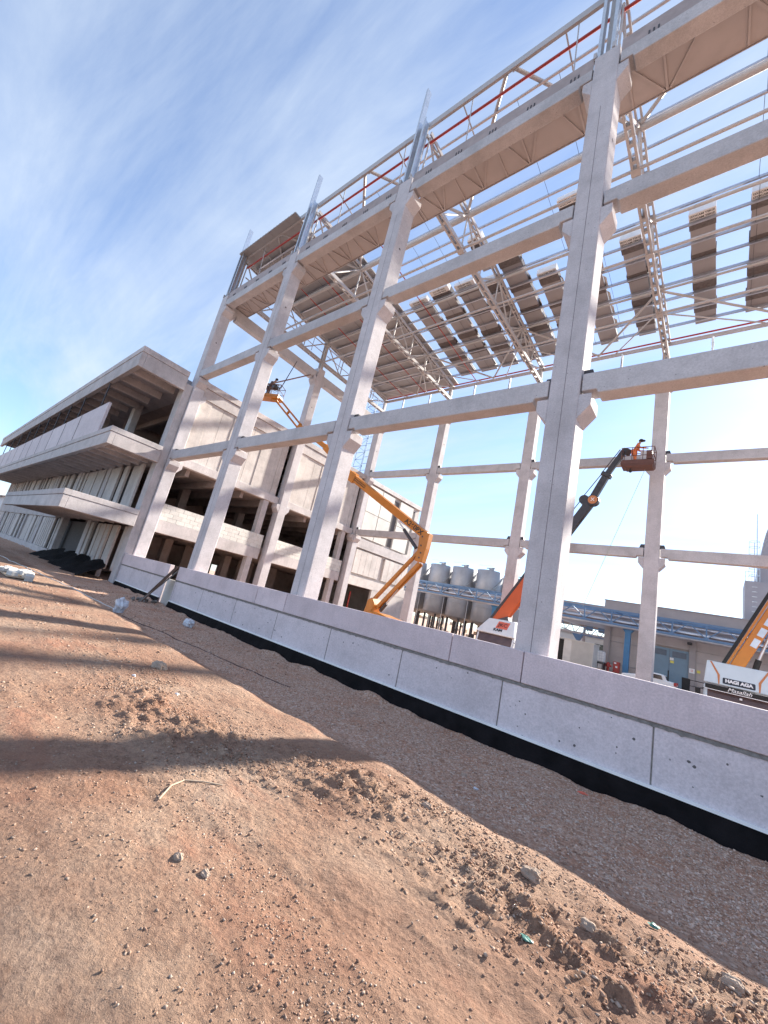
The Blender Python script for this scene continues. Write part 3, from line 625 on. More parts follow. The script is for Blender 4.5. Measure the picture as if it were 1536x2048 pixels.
# canopies and slabs (front edge beams, side edge beams, soffit slab, soffit ribs)
def canopy(z0, z1, lip, yf, xl, xr, nm, back=9.45, rib=2.45, ribz=0.55):
    r = P(nm, MB().box(xl, xr, yf, yf+0.30, z0, z1-lip), bevel=0.02)
    MB().box(xl-0.03, xr+0.03, yf-0.035, yf+0.34, z1-lip+0.012, z1).build('lip', BLD, r, bevel=0.015)
    MB().box(xr-0.30, xr-0.002, yf+0.302, back, z0+0.004, z1-lip).build('side_edge', BLD, r, bevel=0.015)
    MB().box(xr-0.34, xr+0.028, yf+0.342, back, z1-lip+0.014, z1-0.004).build('side_lip', BLD, r, bevel=0.015)
    MB().box(xl, xr-0.302, yf+0.302, back, z0+ribz, z0+ribz+0.22).build('soffit', BLD, r)
    x = xr-1.9
    while x > xl+0.5:
        MB().prism([(x-0.12, z0+0.05), (x+0.12, z0+0.05), (x+0.17, z0+ribz-0.002), (x-0.17, z0+ribz-0.002)], 'y', yf+0.304, back).build('soffit_rib', BLD, r); x -= rib
    return r
canopy(14.05, 15.51, 0.42, YR, XL, XS, 'roof_canopy')
canopy(8.53, 9.70, 0.36, YR, XL+1, XS, 'upper_canopy', rib=1.75)
canopy(4.02, 5.15, 0.36, 5.35, -50.6, XS, 'entrance_canopy', rib=2.2, ribz=0.25)
# inner slabs
for z, zz in ((14.7, 15.4), (9.05, 9.66), (4.55, 5.12)):
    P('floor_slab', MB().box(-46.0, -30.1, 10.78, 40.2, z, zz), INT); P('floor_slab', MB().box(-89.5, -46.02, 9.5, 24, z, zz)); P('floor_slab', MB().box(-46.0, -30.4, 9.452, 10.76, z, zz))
# ribs of the ceilings seen through the side openings
for z in (9.05, 4.55, 14.7):
    for k in range(12):
        y = 11.8+2.3*k
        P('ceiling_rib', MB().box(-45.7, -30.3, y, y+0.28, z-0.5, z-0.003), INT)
# front columns
for x in (-30.05, -39.3, -48.2, -57.2, -66.2, -75.2, -84.2, -89.6):
    P('front_column', MB().box(x-0.45 if x < -31 else -30.3, x+0.45 if x < -31 else -29.42, 9.46, 9.98, 0, 14.7), bevel=0.02)
for x in (-38.5, -45.0, -54):
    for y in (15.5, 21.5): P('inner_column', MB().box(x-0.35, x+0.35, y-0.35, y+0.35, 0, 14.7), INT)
# parapet panels of the top storey
pj = [-32.8, -39.6, -44.6, -49.5, -54.4, -59.3, -63.5, -68.6, -73.4, -78.6, -83.5, -89.0]
for a, b in zip(pj[:-1], pj[1:]): P('parapet_panel', MB().box(b+0.045, a-0.045, YR+0.06, YR+0.24, 9.71, 12.02), CONW, bevel=0.012); P('panel_joint', MB().box(b-0.075, b+0.075, YR+0.052, YR+0.20, 9.73, 11.99), 'joint')
for x in (-35.2, -41.6, -46.2, -50.4, -55, -60, -65, -71, -77, -83): P('prop', MB().tube((x, YR+0.16, 12.0), (x, YR+0.16, 14.3), 0.045, 8), 'dark_steel')
# vertical facade panels
def fins(z0, z1, xa, xb, skip=None, y=9.52, seed=3):
    r = random.Random(seed); x = xa
    while x > xb:
        wd = r.choice((0.45, 0.6, 0.6, 0.8, 1.1, 1.5, 2.1)); gap = r.choice((0.22, 0.28, 0.35, 0.5)); d = r.choice((0, 0, 0.10, 0.16))
        if not (skip and skip[0] > x-wd and x > skip[1]):
            P('facade_panel', MB().box(x-wd, x, y+d, y+d+0.16, z0, z1), PAN, bevel=0.012)
        x -= wd+gap
    P('slot_shade_backing', MB().box(xb, xa-3.4, y+0.75, y+0.9, z0, z1), 'joint')  # dark sheet; its colour stands in for shade in the panel slots
fins(5.16, 8.66, -31.95, -89, seed=4)
fins(0.95, 4.0, -33.0, -89, skip=(-41.9, -48.4), seed=9)
P('facade_panel', MB().box(-32.9, -32.25, 9.50, 9.66, 0.9, 4.0), PAN, bevel=0.012); P('facade_panel', MB().box(-31.6, -31.1, 9.7, 9.86, 0.9, 4.0), PAN, bevel=0.012)
P('plinth', MB().box(-89, -48.6, 9.36, 9.7, -0.3, 0.94), bevel=0.02); P('plinth', MB().box(-41.8, -33.0, 9.42, 9.7, -0.3, 0.94), bevel=0.02)
P('edge_beam', MB().box(-89, -50.7, 9.40, 9.75, 4.01, 5.14), bevel=0.02)
P('entrance_wall', MB().box(-48.5, -41.8, 11.8, 12.0, 0, 4.5), 'joint')
P('entrance_step', MB().box(-47.0, -43.0, 8.9, 11.7, -0.2, 0.45))
# far end walls
P('end_wall', MB().box(XL+0.6, XL+0.9, 9.5, 24, 0, 14.7)); P('rear_wall', MB().box(-89.4, -46.1, 23.8, 24, 0, 14.7))
# side wall facing the hall
XW = -29.62
segs = [(10.80, YM-0.42), (YM+DC+0.06, YB-0.42)]
for a, b in segs:
    P('side_roof_beam', MB().box(XW-0.35, XW+0.02, a, b, 14.36, 15.18), bevel=0.015); P('side_coping', MB().box(XW-0.40, XW+0.10, a-0.03, b+0.4, 15.20, 15.66), bevel=0.015)
    P('side_floor_beam', MB().box(XW-0.38, XW+0.06, a+0.02, b+0.36, 9.02, 9.62), bevel=0.015)
    P('side_low_beam', MB().box(XW-0.36, XW+0.01, a, b, 4.06, 4.93), bevel=0.015)
    y = a; n = 0
    while y < b-0.1:
        wd = min(0.98, b-y); d = 0.0 if n % 3 else 0.035
        P('side_panel', MB().box(XW-0.22, XW-0.10+d, y+0.008, y+wd-0.008, 9.63, 14.35), PAN, bevel=0.008); y += 0.98; n += 1
    # aerated block parapet, course by course
    for c in range(4):
        y = a+0.01-(0.31 if c % 2 else 0)
        while y < b:
            ya, yb = max(a, y)+0.004, min(b, y+0.61)-0.004
            if yb-ya > 0.08: P('block', MB().box(XW-0.22, XW-0.02+random.uniform(-0.006, 0.006), ya, yb, 4.945+c*0.288, 4.945+c*0.288+0.281), BLK)
            y += 0.615
    P('side_pier', MB().box(XW-0.6, XW-0.05, b-0.95, b-0.45, 0, 9.0)); P('side_pier', MB().box(XW-0.6, XW-0.05, a-0.6, a-0.1, 0, 9.0))
# rear part beyond the hall: pale panelled wall with a doorway
a, b = YB+DC+0.35, 40.5
P('rear_panel', MB().box(XW-0.3, XW, a, 30.42, 0, 4.05), PAN); P('rear_panel', MB().box(XW-0.3, XW, 34.35, b, 0, 4.05), PAN)
P('rear_beam', MB().box(XW-0.32, XW+0.02, a, b, 4.06, 5.0), PAN); P('rear_beam', MB().box(XW-0.32, XW+0.03, a, b, 8.0, 9.0), BLD, bevel=0.01); P('rear_coping', MB().box(XW-0.4, XW+0.06, a, b, 15.2, 15.68), BLD, bevel=0.01)
P('rear_core', MB().box(XW-0.5, XW-0.28, a, b, 4.9, 15.2), PAN)
for z0, z1, y0, y1 in ((5.3, 7.8, 30.6, 34.9), (5.3, 7.8, 35.6, 40.2)):
    y = y0
    while y < y1-0.1: P('rear_panel', MB().box(XW-0.26, XW-0.05, y+0.01, min(y+0.9, y1)-0.01, z0, z1), PAN, bevel=0.008); y += 0.9
for z0, z1 in ((9.2, 12.0), (12.05, 15.0)):
    for y0 in (30.5, 32.8, 36.2): P('rear_panel', MB().box(XW-0.26, XW-0.03, y0, y0+(2.2 if y0 < 36 else 2.7), z0, z1), BLK, bevel=0.01)
P('rear_slot', MB().box(XW-0.27, XW-0.2, 35.15, 36.1, 9.3, 14.8), 'joint'); P('rear_slot', MB().box(XW-0.27, XW-0.2, 39.0, 39.6, 9.3, 14.8), 'joint')
P('rear_end_wall', MB().box(-46, XW-0.5, 40.2, 40.48, 0, 15.4), BLD)
# inside wall closing the dark rooms, with bright gaps to the outside at ground level
for y0, y1, z0, z1 in ((10.8, 40.2, 4.9, 14.9), (10.8, 12.6, 0, 4.9), (13.5, 16.6, 0, 4.9), (17.3, 24.0, 0, 4.9), (24.8, 40.2, 0, 4.9), (12.6, 13.5, 3.3, 4.9), (16.6, 17.3, 3.3, 4.9), (24.0, 24.8, 3.0, 4.9)):
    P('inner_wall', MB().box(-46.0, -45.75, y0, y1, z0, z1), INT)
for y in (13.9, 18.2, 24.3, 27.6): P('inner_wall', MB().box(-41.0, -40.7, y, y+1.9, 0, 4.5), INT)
# red steel props inside the doorway
for k, y in enumerate((31.0, 32.4)): tag(MB().tube((-30.9, y, 0), (-30.9, y, 3.4), 0.09, 10).build('steel_prop', 'red_paint'), '%s red and white steel prop standing in the doorway behind the orange lift' % ('left' if k == 0 else 'right'), 'prop', 'props in the doorway')
# neighbouring house far left
h = thing('far_house', 'pale blue neighbouring house far behind the left edge', 'house', (-130, 30, 0))
MB().box(-150, -112, 12, 40, -1, 7.5).build('wall', 'far_wall', h); MB().prism([(11, 7.5), (41, 7.5), (26, 11.5)], 'x', -151, -111).build('roof', 'silo_grey', h)
for y in (14, 18, 22): MB().box(-111.98, -111.8, y, y+1.4, 3, 5).build('window', 'glass_dark', h)

# ------------------------------------------------------------------ debris at the gap and along the building foot
t = thing('gap_ramp', 'mortar-splashed plank ramp leaning in the gap of the low wall', 'ramp', (-22, 9.3, 0))
MB().bar((-22.05, 8.55, 0.18), (-21.6, 9.75, 2.1), 0.38, 0.05).build('plank', 'mortar', t); MB().bar((-22.45, 8.75, 0.2), (-21.75, 9.62, 2.2), 0.07, 0.09).build('pole', 'brown_wood', t)
MB().bar((-21.8, 8.5, 0.15), (-21.38, 9.58, 2.28), 0.08, 0.06).build('pole', 'brown_wood', t)
mb = MB()
for k in range(26):
    x, y = -22.1+random.gauss(0, 0.28), 8.75+random.gauss(0, 0.25); s = random.uniform(0.04, 0.13); mb.bar((x, y, gz(x, y)), (x+s, y+s*random.uniform(-1, 1), gz(x, y)+s), s, s*0.7)
mb.build('rubble', 'mortar', t)
MB().box(-22.42, -21.40, 9.66, 9.80, 0.1, 1.5).build('infill', BLK, t)
def lumpy(name, c, r, mat, lab, cat, seed, sq=(1, 1, 0.6), amp=0.35, group=None, lev=2):
    bm_v = []; rr = np.random.default_rng(seed)
    n, k = 10*lev, 6*lev; fs = []
    ph = rr.random((4,))*6
    for i in range(k+1):
        th = math.pi*i/k
        for j in range(n):
            a = 2*math.pi*j/n; d = np.array([math.sin(th)*math.cos(a), math.sin(th)*math.sin(a), math.cos(th)])
            q = 1+amp*(0.5*math.sin(3*d[0]*2+ph[0])+0.4*math.sin(4*d[1]*2+ph[1])+0.4*math.cos(5*d[2]+ph[2]+2*d[0]))+amp*0.3*rr.normal()*math.sin(th)
            bm_v.append((c[0]+d[0]*r*sq[0]*q, c[1]+d[1]*r*sq[1]*q, c[2]+d[2]*r*sq[2]*q))
    for i in range(k):
        for j in range(n): fs.append((i*n+j, (i+1)*n+j, (i+1)*n+(j+1) % n, i*n+(j+1) % n))
    return one(name, MB().add(bm_v, fs), mat, lab, cat, group)
# black sheeting at the foot of the building
n = 46; vs = []; fs = []
for i in range(n+1):
    x = -45.5+14.6*i/n
    for j in range(9):
        f = j/8; y = 9.35-1.5*f; hh = 1.05*(1-f)**0.9*(0.75+0.5*math.sin(x*0.9)**2*0.6)+0.15*float(fbm(np.array(x*1.4), np.array(y*2.0), 4))
        vs.append((x, y+0.2*math.sin(x*1.7), max(hh, 0)+gz(x, y)-0.02))
for i in range(n):
    for j in range(8): k = i*9+j; fs.append((k, k+1, k+10, k+9))
one('plastic_sheeting', MB().add(vs, fs), 'membrane', 'heap of black sheeting along the foot of the unfinished building', 'sheeting', smooth=True)
lumpy('plastic_bag', (-17.6, 6.2, gz(-17.6, 6.2)+0.26), 0.24, 'bag_film', 'crumpled upright clear plastic bag on the earth left of the wall gap', 'bag', 3, (0.9, 0.8, 1.25), 0.30)
lumpy('plastic_bag', (-15.95, 8.2, gz(-15.95, 8.2)+0.14), 0.2, 'bag_film', 'squat white plastic tub lying beside the black membrane', 'bag', 5, (1.2, 1.0, 0.8), 0.2)
# broken block pile at the left edge
t = thing('block_pile', 'low pile of broken white blocks on a board at the left edge', 'rubble pile', (-23.3, 4.0, gz(-23.3, 4.0)))
MB().bar((-25.8, 3.9, gz(-25.0, 4.0)+0.05), (-22.7, 3.9, gz(-23, 4)+0.05), 0.9, 0.05).build('board', 'dry_stick', t)
for k in range(22):
    x, y = random.uniform(-25.4, -22.8), random.uniform(3.55, 4.4); s = random.uniform(0.14, 0.3); z = gz(x, y)+0.12+random.uniform(0, 0.16)
    MB().bar((x, y, z), (x+s*1.3, y+random.uniform(-0.15, 0.15), z+random.uniform(-0.05, 0.08)), s, s*0.8).build('block', BLK, t, bevel=0.015)
# lime line on the earth and cables
def trail(name, pts, r, mat, lab, cat, flat=False):
    q = []
    for (a, b) in zip(pts[:-1], pts[1:]):
        m = max(2, int(math.dist(a, b)/0.25))
        for k in range(m): f = k/m; q.append((a[0]+(b[0]-a[0])*f, a[1]+(b[1]-a[1])*f))
    q.append(pts[-1]); P3 = [(x+random.uniform(-1, 1)*0.02, y+random.uniform(-1, 1)*0.02, gz(x, y)+r*0.3) for x, y in q]
    one(name, MB().path(P3, r, 6), mat, lab, cat)
trail('lime_line', [(-38, 4.6), (-30, 5.2), (-24, 5.6), (-18.2, 6.2)], 0.022, 'shed_cream', 'white setting-out line on the earth toward the plastic bag', 'marking')
trail('cable', [(-17.2, 6.0), (-14, 6.6), (-10.5, 7.0), (-8.2, 7.3)], 0.018, 'cable', 'thin dark cable along the stone strip', 'cable')
# rocks and litter picked out one by one
rocks = [(-9.03, 4.31, 0.19, 'round pale boulder in the shadow band left of centre'), (-1.4, 4.96, 0.10, 'pale angular rock high on the mound at lower right'), (-0.82, 4.68, 0.07, 'small upright pale rock below the angular one'), (-2.75, 5.1, 0.065, 'rounded pale rock on the mound, right of centre'), (-3.2, 2.15, 0.045, 'pale stone in the reddish strip at lower left'), (-2.95, 2.25, 0.04, 'twin stone beside it in the reddish strip'), (0.12, 5.1, 0.08, 'flat light rock at the far lower right'), (-3.3, 7.2, 0.05, 'light stone on the crushed stone strip')]
for k, (x, y, r, lab) in enumerate(rocks): lumpy('rock', (x, y, gz(x, y)+r*0.05), r*0.85, 'rock', lab, 'rock', 40+k, (1.2, 0.9, 0.75), 0.20, 'single rocks on the earth', lev=2)
sx, sy = -3.25, 2.0
pts = [(-4.08, 2.35), (-4.28, 2.55), (-4.36, 2.73), (-4.26, 2.9), (-4.13, 3.06)]
one('stick', MB().path([(x, y, gz(x, y)+0.012) for x, y in pts], 0.008, 6), 'dry_stick', 'bent pale stick lying on the earth at lower left', 'stick')
for k, (x, y, m_, lab) in enumerate(((-0.42, 5.35, 'green_plastic', 'scrap of green plastic on the mound at far right'), (-1.12, 4.0, 'green_plastic', 'scrap of green plastic near the bottom right'), (-7.3, 3.95, 'white_plastic', 'crushed white cup on the earth at left'), (-8.4, 3.6, 'white_plastic', 'small white card lying on the earth at left'), (-2.9, 6.85, 'bag_film', 'shiny foil scrap on the crushed stone strip'), (-1.85, 9.05, 'logo_red', 'small red cap beside the black membrane'))):
    lumpy('litter', (x, y, gz(x, y)+0.02), 0.034 if k < 5 else 0.05, m_, lab, 'litter', 70+k, (1.3, 0.8, 0.4), 0.45, 'litter on the earth', lev=1)

# loose stones, uncountable
def stones(n, xr, yr, smin, smax, pal, seed, place=None):
    r = np.random.default_rng(seed)
    iv = np.array([(1, 0, 0), (-1, 0, 0), (0, 1, 0), (0, -1, 0), (0, 0, 1), (0, 0, -1), (0.6, 0.6, 0.5), (-0.6, -0.5, 0.6)])
    it = np.array([(0, 2, 6), (2, 4, 6), (4, 0, 6), (2, 1, 4), (1, 3, 7), (3, 4, 7), (4, 1, 7), (3, 0, 4), (2, 0, 5), (1, 2, 5), (3, 1, 5), (0, 3, 5)])
    u = r.random(n)
    d = xr[0]*(xr[1]/xr[0])**u                      # distance from the place where one stands, denser near
    a = r.uniform(math.radians(yr[0]), math.radians(yr[1]), n)
    x = -d*np.cos(a); y = d*np.sin(a)
    ok = (y > 0.3) & (y < 9.3); x, y, d = x[ok], y[ok], d[ok]; n = len(x)
    cl = fbm(x*0.7, y*0.9, 4); rcs = np.interp(x, [-12, -7, -5.1, -4.4, -3.6, -2.7, -1.5, -0.4, 2], [4.3, 3.3, 3.4, 4.0, 4.5, 4.9, 4.55, 4.5, 4.6]); ys_ = np.interp(x, [-7, -4.5, -3.2, -2.2, -1.8], [3.0, 2.9, 2.65, 2.35, 2.3]); dens = (y > 5.9)*0.55+0.14+0.8*cl+0.75*np.exp(-((y-rcs)/0.45)**2)+0.8*np.exp(-((y-ys_)/0.24)**2)*(x < -1.5); ok = r.random(n) < dens; x, y, d = x[ok], y[ok], d[ok]; n = len(x)
    s = smin*(smax/smin)**(r.random(n)**2.2)*(0.55+0.16*d)
    if place:
        x, y = place(r); n = len(x); d = np.hypot(x, y); s = smin*(smax/smin)**(r.random(n)**2.0)
    z = ground_h(x, y)
    v = iv[None]*(1+0.30*r.normal(size=(n, 8, 1)).clip(-1.2, 1.2))*s[:, None, None]*r.uniform(0.55, 1.3, (n, 1, 3))
    v[:, :, 2] *= 0.7
    an = r.random(n)*6.28; c_, s_ = np.cos(an), np.sin(an); vx = v[:, :, 0]*c_[:, None]-v[:, :, 1]*s_[:, None]; vy = v[:, :, 0]*s_[:, None]+v[:, :, 1]*c_[:, None]
    co = np.stack([vx+x[:, None], vy+y[:, None], v[:, :, 2]+z[:, None]+0.08*s[:, None]], -1).reshape(-1, 3)
    f = (it[None]+(np.arange(n)*8)[:, None, None]).reshape(-1, 3)
    me = bpy.data.meshes.new('loose_stones'); me.vertices.add(len(co)); me.vertices.foreach_set('co', co.ravel())
    me.loops.add(f.size); me.loops.foreach_set('vertex_index', f.ravel().astype(np.int32)); me.polygons.add(len(f))
    me.polygons.foreach_set('loop_start', np.arange(0, f.size, 3, dtype=np.int32)); me.polygons.foreach_set('loop_total', np.full(len(f), 3, dtype=np.int32)); me.update(calc_edges=True)
    tone = np.array(pal)[np.minimum(r.integers(0, len(pal)+5, n) % (len(pal)+5), 99) % len(pal)]*r.uniform(0.8, 1.15, (n, 1)); tone = np.concatenate([tone, np.ones((n, 1))], 1)
    at = me.color_attributes.new('tone', 'FLOAT_COLOR', 'POINT'); at.data.foreach_set('color', np.repeat(tone, 8, 0).ravel())
    return me
pal = [(0.34, 0.215, 0.15), (0.36, 0.245, 0.18), (0.30, 0.175, 0.12), (0.33, 0.20, 0.14), (0.38, 0.275, 0.21), (0.43, 0.34, 0.28)]
me = stones(110000, (1.5, 26), (-2, 98), 0.0028, 0.013, pal, 21); me.materials.append(MAT['stones'])
o = bpy.data.objects.new('loose_stones', me); COL.objects.link(o); tag(o, 'loose stones and clods strewn over the earth and the crushed stone strip', 'stones', None, 'stuff')

def strip_place(r):
    k = 75000; x = 2.0-17*r.random(k)**1.6; y = 5.9+3.45*r.random(k); ok = r.random(k) < sstep(0, 0.5, y-6.15-0.55*fbm(x*0.55, x*0+3.3, 4)+0.15)*(0.55+0.9*fbm(x*1.2, y*1.2, 3)+0.2); return x[ok], y[ok]
def ridge_place(r):
    k = 26000; x = 1.0-10*r.random(k)**1.3; y = np.interp(x, [-12, -7, -5.1, -4.4, -3.6, -2.7, -1.5, -0.4, 2], [4.3, 3.3, 3.4, 4.0, 4.5, 4.9, 4.55, 4.5, 4.6])+r.normal(size=k)*0.5; ok = r.random(k) < 0.4+1.2*fbm(x*1.7, y*1.7, 3); return x[ok], y[ok]
for nm, mn, mx_, pl_, sd, fn, lab in (('crushed_stone', 0.007, 0.024, [(0.56, 0.37, 0.27), (0.62, 0.45, 0.35), (0.48, 0.28, 0.185), (0.64, 0.50, 0.41), (0.58, 0.41, 0.33)], 31, strip_place, 'crushed stone spread along the strip beside the low wall'),
                                   ('clods', 0.007, 0.024, [(0.33, 0.20, 0.135), (0.28, 0.155, 0.10), (0.36, 0.235, 0.165), (0.31, 0.18, 0.12), (0.40, 0.30, 0.235)], 32, ridge_place, 'clods and stone chips along the churned ridge')):
    me = stones(10, (1.5, 26), (-2, 98), mn, mx_, pl_, sd, fn); me.materials.append(MAT['stones']); o = bpy.data.objects.new(nm, me); COL.objects.link(o); tag(o, lab, 'stones', None, 'stuff')

# ------------------------------------------------------------------ people
def skin_mesh(name, pts, edges, radii, mat, parent, root=0, sub=1):
    me = bpy.data.meshes.new(name); me.from_pydata(pts, edges, []); o = bpy.data.objects.new(name, me); COL.objects.link(o)
    sk = o.modifiers.new('skin', 'SKIN'); sk.use_smooth_shade = True
    for i, r in enumerate(radii):
        d = me.skin_vertices[0].data[i]; d.radius = (r, r) if not isinstance(r, tuple) else r; d.use_root = (i == root)
    ss = o.modifiers.new('sub', 'SUBSURF'); ss.levels = sub; ss.render_levels = sub
    me.materials.append(MAT[mat]); o.parent = parent; WL[o.name] = (0, 0, 0); return o
def person(name, lab, loc, rz, mat_top, mat_leg, lean=0.25, hat='hat_dark', arm=0.5, brim=True):
    t = thing(name, lab, 'person', loc, None, rz); L = lean
    # body facing +x: pelvis, spine, neck, head, legs, arms; feet on z=0
    pts = [(0, 0, 0.95), (0.06+L*0.4, 0, 1.2), (0.04+L*0.8, 0, 1.42), (0.07+L, 0, 1.54), (0.13+L*1.2, 0, 1.66),
           (0.0, 0.1, 0.9), (0.05, 0.12, 0.5), (0.0, 0.12, 0.09), (0.13, 0.13, 0.04), (0.0, -0.1, 0.9), (0.08, -0.12, 0.5), (0.02, -0.13, 0.09), (0.15, -0.14, 0.04),
           (0.05+L*0.8, 0.2, 1.40), (0.1+L*0.9, 0.27, 1.12), (0.1+L+arm*0.55, 0.2, 1.08), (0.1+L+arm*0.7, 0.18, 1.09), (0.05+L*0.8, -0.2, 1.40), (0.12+L*0.9, -0.27, 1.12), (0.1+L+arm*0.55, -0.2, 1.1), (0.1+L+arm*0.7, -0.18, 1.1)]
    ed = [(0, 1), (1, 2), (2, 3), (3, 4), (0, 5), (5, 6), (6, 7), (7, 8), (0, 9), (9, 10), (10, 11), (11, 12), (2, 13), (13, 14), (14, 15), (15, 16), (2, 17), (17, 18), (18, 19), (19, 20)]
    rad = [0.14, 0.14, 0.13, 0.055, 0.10, 0.09, 0.065, 0.045, 0.04, 0.09, 0.065, 0.045, 0.04, 0.06, 0.045, 0.035, 0.04, 0.06, 0.045, 0.035, 0.04]
    skin_mesh('body', pts, ed, rad, 'skin', t)
    tp = pts[0:3]+[pts[13], pts[14], pts[15], pts[17], pts[18], pts[19]]
    skin_mesh('jacket', tp, [(0, 1), (1, 2), (2, 3), (3, 4), (4, 5), (2, 6), (6, 7), (7, 8)], [0.165, 0.17, 0.15, 0.08, 0.062, 0.05, 0.08, 0.062, 0.05], mat_top, t)
    lp = [pts[0], pts[5], pts[6], pts[7], pts[9], pts[10], pts[11]]
    skin_mesh('trousers', lp, [(0, 1), (1, 2), (2, 3), (0, 4), (4, 5), (5, 6)], [0.165, 0.11, 0.085, 0.065, 0.11, 0.085, 0.065], mat_leg, t)
    hx = 0.13+L*1.2
    mb = MB(); mb.lathe((hx, 0, 1.70), [(0.125, 0), (0.122, 0.05), (0.09, 0.10), (0.0, 0.12)], 14)
    if brim: mb.lathe((hx+0.05, 0, 1.70), [(0.0, 0.012), (0.19, 0.006), (0.19, -0.006), (0.0, -0.01)], 14)
    mb.build('hat', hat, t, local=True, smooth=True)
    # face: eyes, nose and mouth
    mb = MB(); mb.bar((hx+0.095, 0, 1.665), (hx+0.125, 0, 1.64), 0.03, 0.04); mb.build('nose', 'skin', t, local=True)
    mb = MB()
    for s in (-1, 1): mb.box(hx+0.09, hx+0.1, s*0.035-0.012, s*0.035+0.012, 1.668, 1.682)
    mb.box(hx+0.09, hx+0.098, -0.025, 0.025, 1.605, 1.612); mb.build('features', 'hat_dark', t, local=True)
    return t

# ------------------------------------------------------------------ orange articulated boom lift
lf = thing('boom_lift', 'orange articulated boom lift standing behind the low wall, its basket high at left', 'boom lift', (-16.2, 20, 0))
def LP(n, mb, m='lift_orange', **k): return mb.build(n, m, lf, **k)
A0, A1 = (-16.75, 20.0, 2.55), (-13.95, 20.0, 5.85)
MB().box(-17.3, -14.6, 18.9, 21.1, 0.45, 0.95).build('chassis', 'dark_steel', lf, bevel=0.05)
for x in (-17.0, -14.9):
    for y in (18.75, 21.25): MB().tube((x, y-0.18, 0.45), (x, y+0.18, 0.45), 0.45, 20).build('wheel', 'rubber', lf, smooth=True)
LP('turntable', MB().prism([(-17.15, 1.0), (-15.0, 1.0), (-14.7, 1.35), (-14.75, 1.95), (-15.9, 2.12), (-16.6, 2.12), (-17.0, 1.9)], 'y', 19.3, 20.7), bevel=0.06)
LP('counterweight', MB().prism([(-17.2, 1.9), (-16.55, 2.0), (-16.45, 2.6), (-16.75, 2.95), (-17.05, 2.75)], 'y', 19.55, 20.45), bevel=0.05)
LP('lower_arm', MB().bar((-16.42, 19.86, 2.38), (-13.92, 19.86, 5.48), 0.12, 0.20)); LP('upper_link', MB().bar((-16.9, 20.0, 2.86), (-14.2, 20.0, 6.2), 0.22, 0.17)); LP('lower_arm', MB().bar((-16.42, 20.14, 2.38), (-13.92, 20.14, 5.48), 0.12, 0.20))
kn = LP('knuckle', MB().prism([(-14.25, 5.6), (-13.72, 5.55), (-13.60, 6.4), (-13.55, 7.35), (-13.95, 7.4), (-14.25, 7.1), (-14.2, 6.5)], 'y', 19.76, 20.24), bevel=0.03)
for x, z in ((-13.98, 6.55), (-13.95, 5.8), (-14.0, 7.1), (-13.9, 6.1)): MB().tube((x, 19.74, z), (x, 19.765, z), 0.055, 12).build('pin', 'dark_steel', kn)
# telescopic upper boom from the knuckle to the basket
def ray(u, v):
    d = ((u-768)/804.314, (v-1024)/804.314, 1.0)
    return Vector([sum(RC[k][i]*d[k] for k in range(3)) for i in range(3)])
def aty(u, v, y): d = ray(u, v); return Vector((0, 0, 2.5))+d*(y/d[1])
E0 = Vector((-13.9, 20.0, 7.22)); E1 = Vector((-21.9, 17.9, 11.55)); E1 = aty(703, 952, 17.9); E2 = aty(650, 893, 17.0); E3 = aty(598, 852, 16.2); E4 = aty(556, 800, 15.5)
up = (0, -0.3, 1)
LP('main_boom', MB().bar(E0, E1, 0.32, 0.48, up), bevel=0.02); LP('telescope', MB().bar(E1, E2, 0.26, 0.44, up), bevel=0.015); LP('telescope', MB().bar(E2, E3, 0.20, 0.33, up), bevel=0.015)
LP('boom_nose', MB().bar(E1-(E1-E0).normalized()*0.4, E1+(E1-E0).normalized()*0.1, 0.42, 0.66, up))
dj = (E4-E3).normalized(); nj = Vector((0.45, 0.0, 0.9)).cross(dj).cross(dj).normalized()
for s in (-1, 1): LP('jib_arm', MB().bar(E3+nj*0.17*s, E4+nj*0.17*s, 0.12, 0.13))
LP('jib_web', MB().bar(E3+nj*0.25, E3-nj*0.25, 0.16, 0.16)); LP('jib_web', MB().bar((E3+E4)/2+nj*0.2, (E3+E4)/2-nj*0.2, 0.14, 0.14))
mb = MB(); mb.tube((-15.2, 19.9, 7.6), (-16.05, 19.8, 8.05), 0.045, 10); mb.build('cylinder_rod', 'galvanised', lf, smooth=True)
mb = MB(); mb.tube((-14.25, 19.7, 6.35), (-15.4, 19.62, 7.45), 0.11, 12); mb.build('lift_cylinder', 'dark_steel', lf, smooth=True)
LP('cylinder_rod', MB().tube((-15.5, 19.72, 7.5), (-16.1, 19.66, 8.05), 0.05, 10), 'galvanised', smooth=True)
LP('lift_cylinder', MB().tube((-16.2, 20.0, 2.25), (-15.85, 20.0, 2.75), 0.12, 12), 'dark_steel', smooth=True); LP('cylinder_rod', MB().tube((-15.85, 20.0, 2.75), (-15.2, 20.0, 3.75), 0.05, 10), 'galvanised', smooth=True)
bdir = (E1-E0).normalized(); side = bdir.cross(Vector(up)).normalized()
if side.y > 0: side = -side
c = E0+(E1-E0)*0.155+side*0.175
lettering('model_number', 'A260PX', 0.42, 'print_black', lf, frame(c, -bdir, (0, -0.2, 1)) if False else frame(E0+(E1-E0)*0.14+side*0.166, -bdir, side.cross(-bdir)), bold=0.012)
c2 = E0+(E1-E0)*0.86+side*0.176
uv_ = side.cross(-bdir)
for k in range(2):
    for q in range(9): MB().bar(c2+uv_*(0.09-0.13*k)-bdir*(0.5-0.12*q), c2+uv_*(0.09-0.13*k)-bdir*(0.42-0.12*q), 0.06, 0.012, side).build('decal', 'print_black', lf)
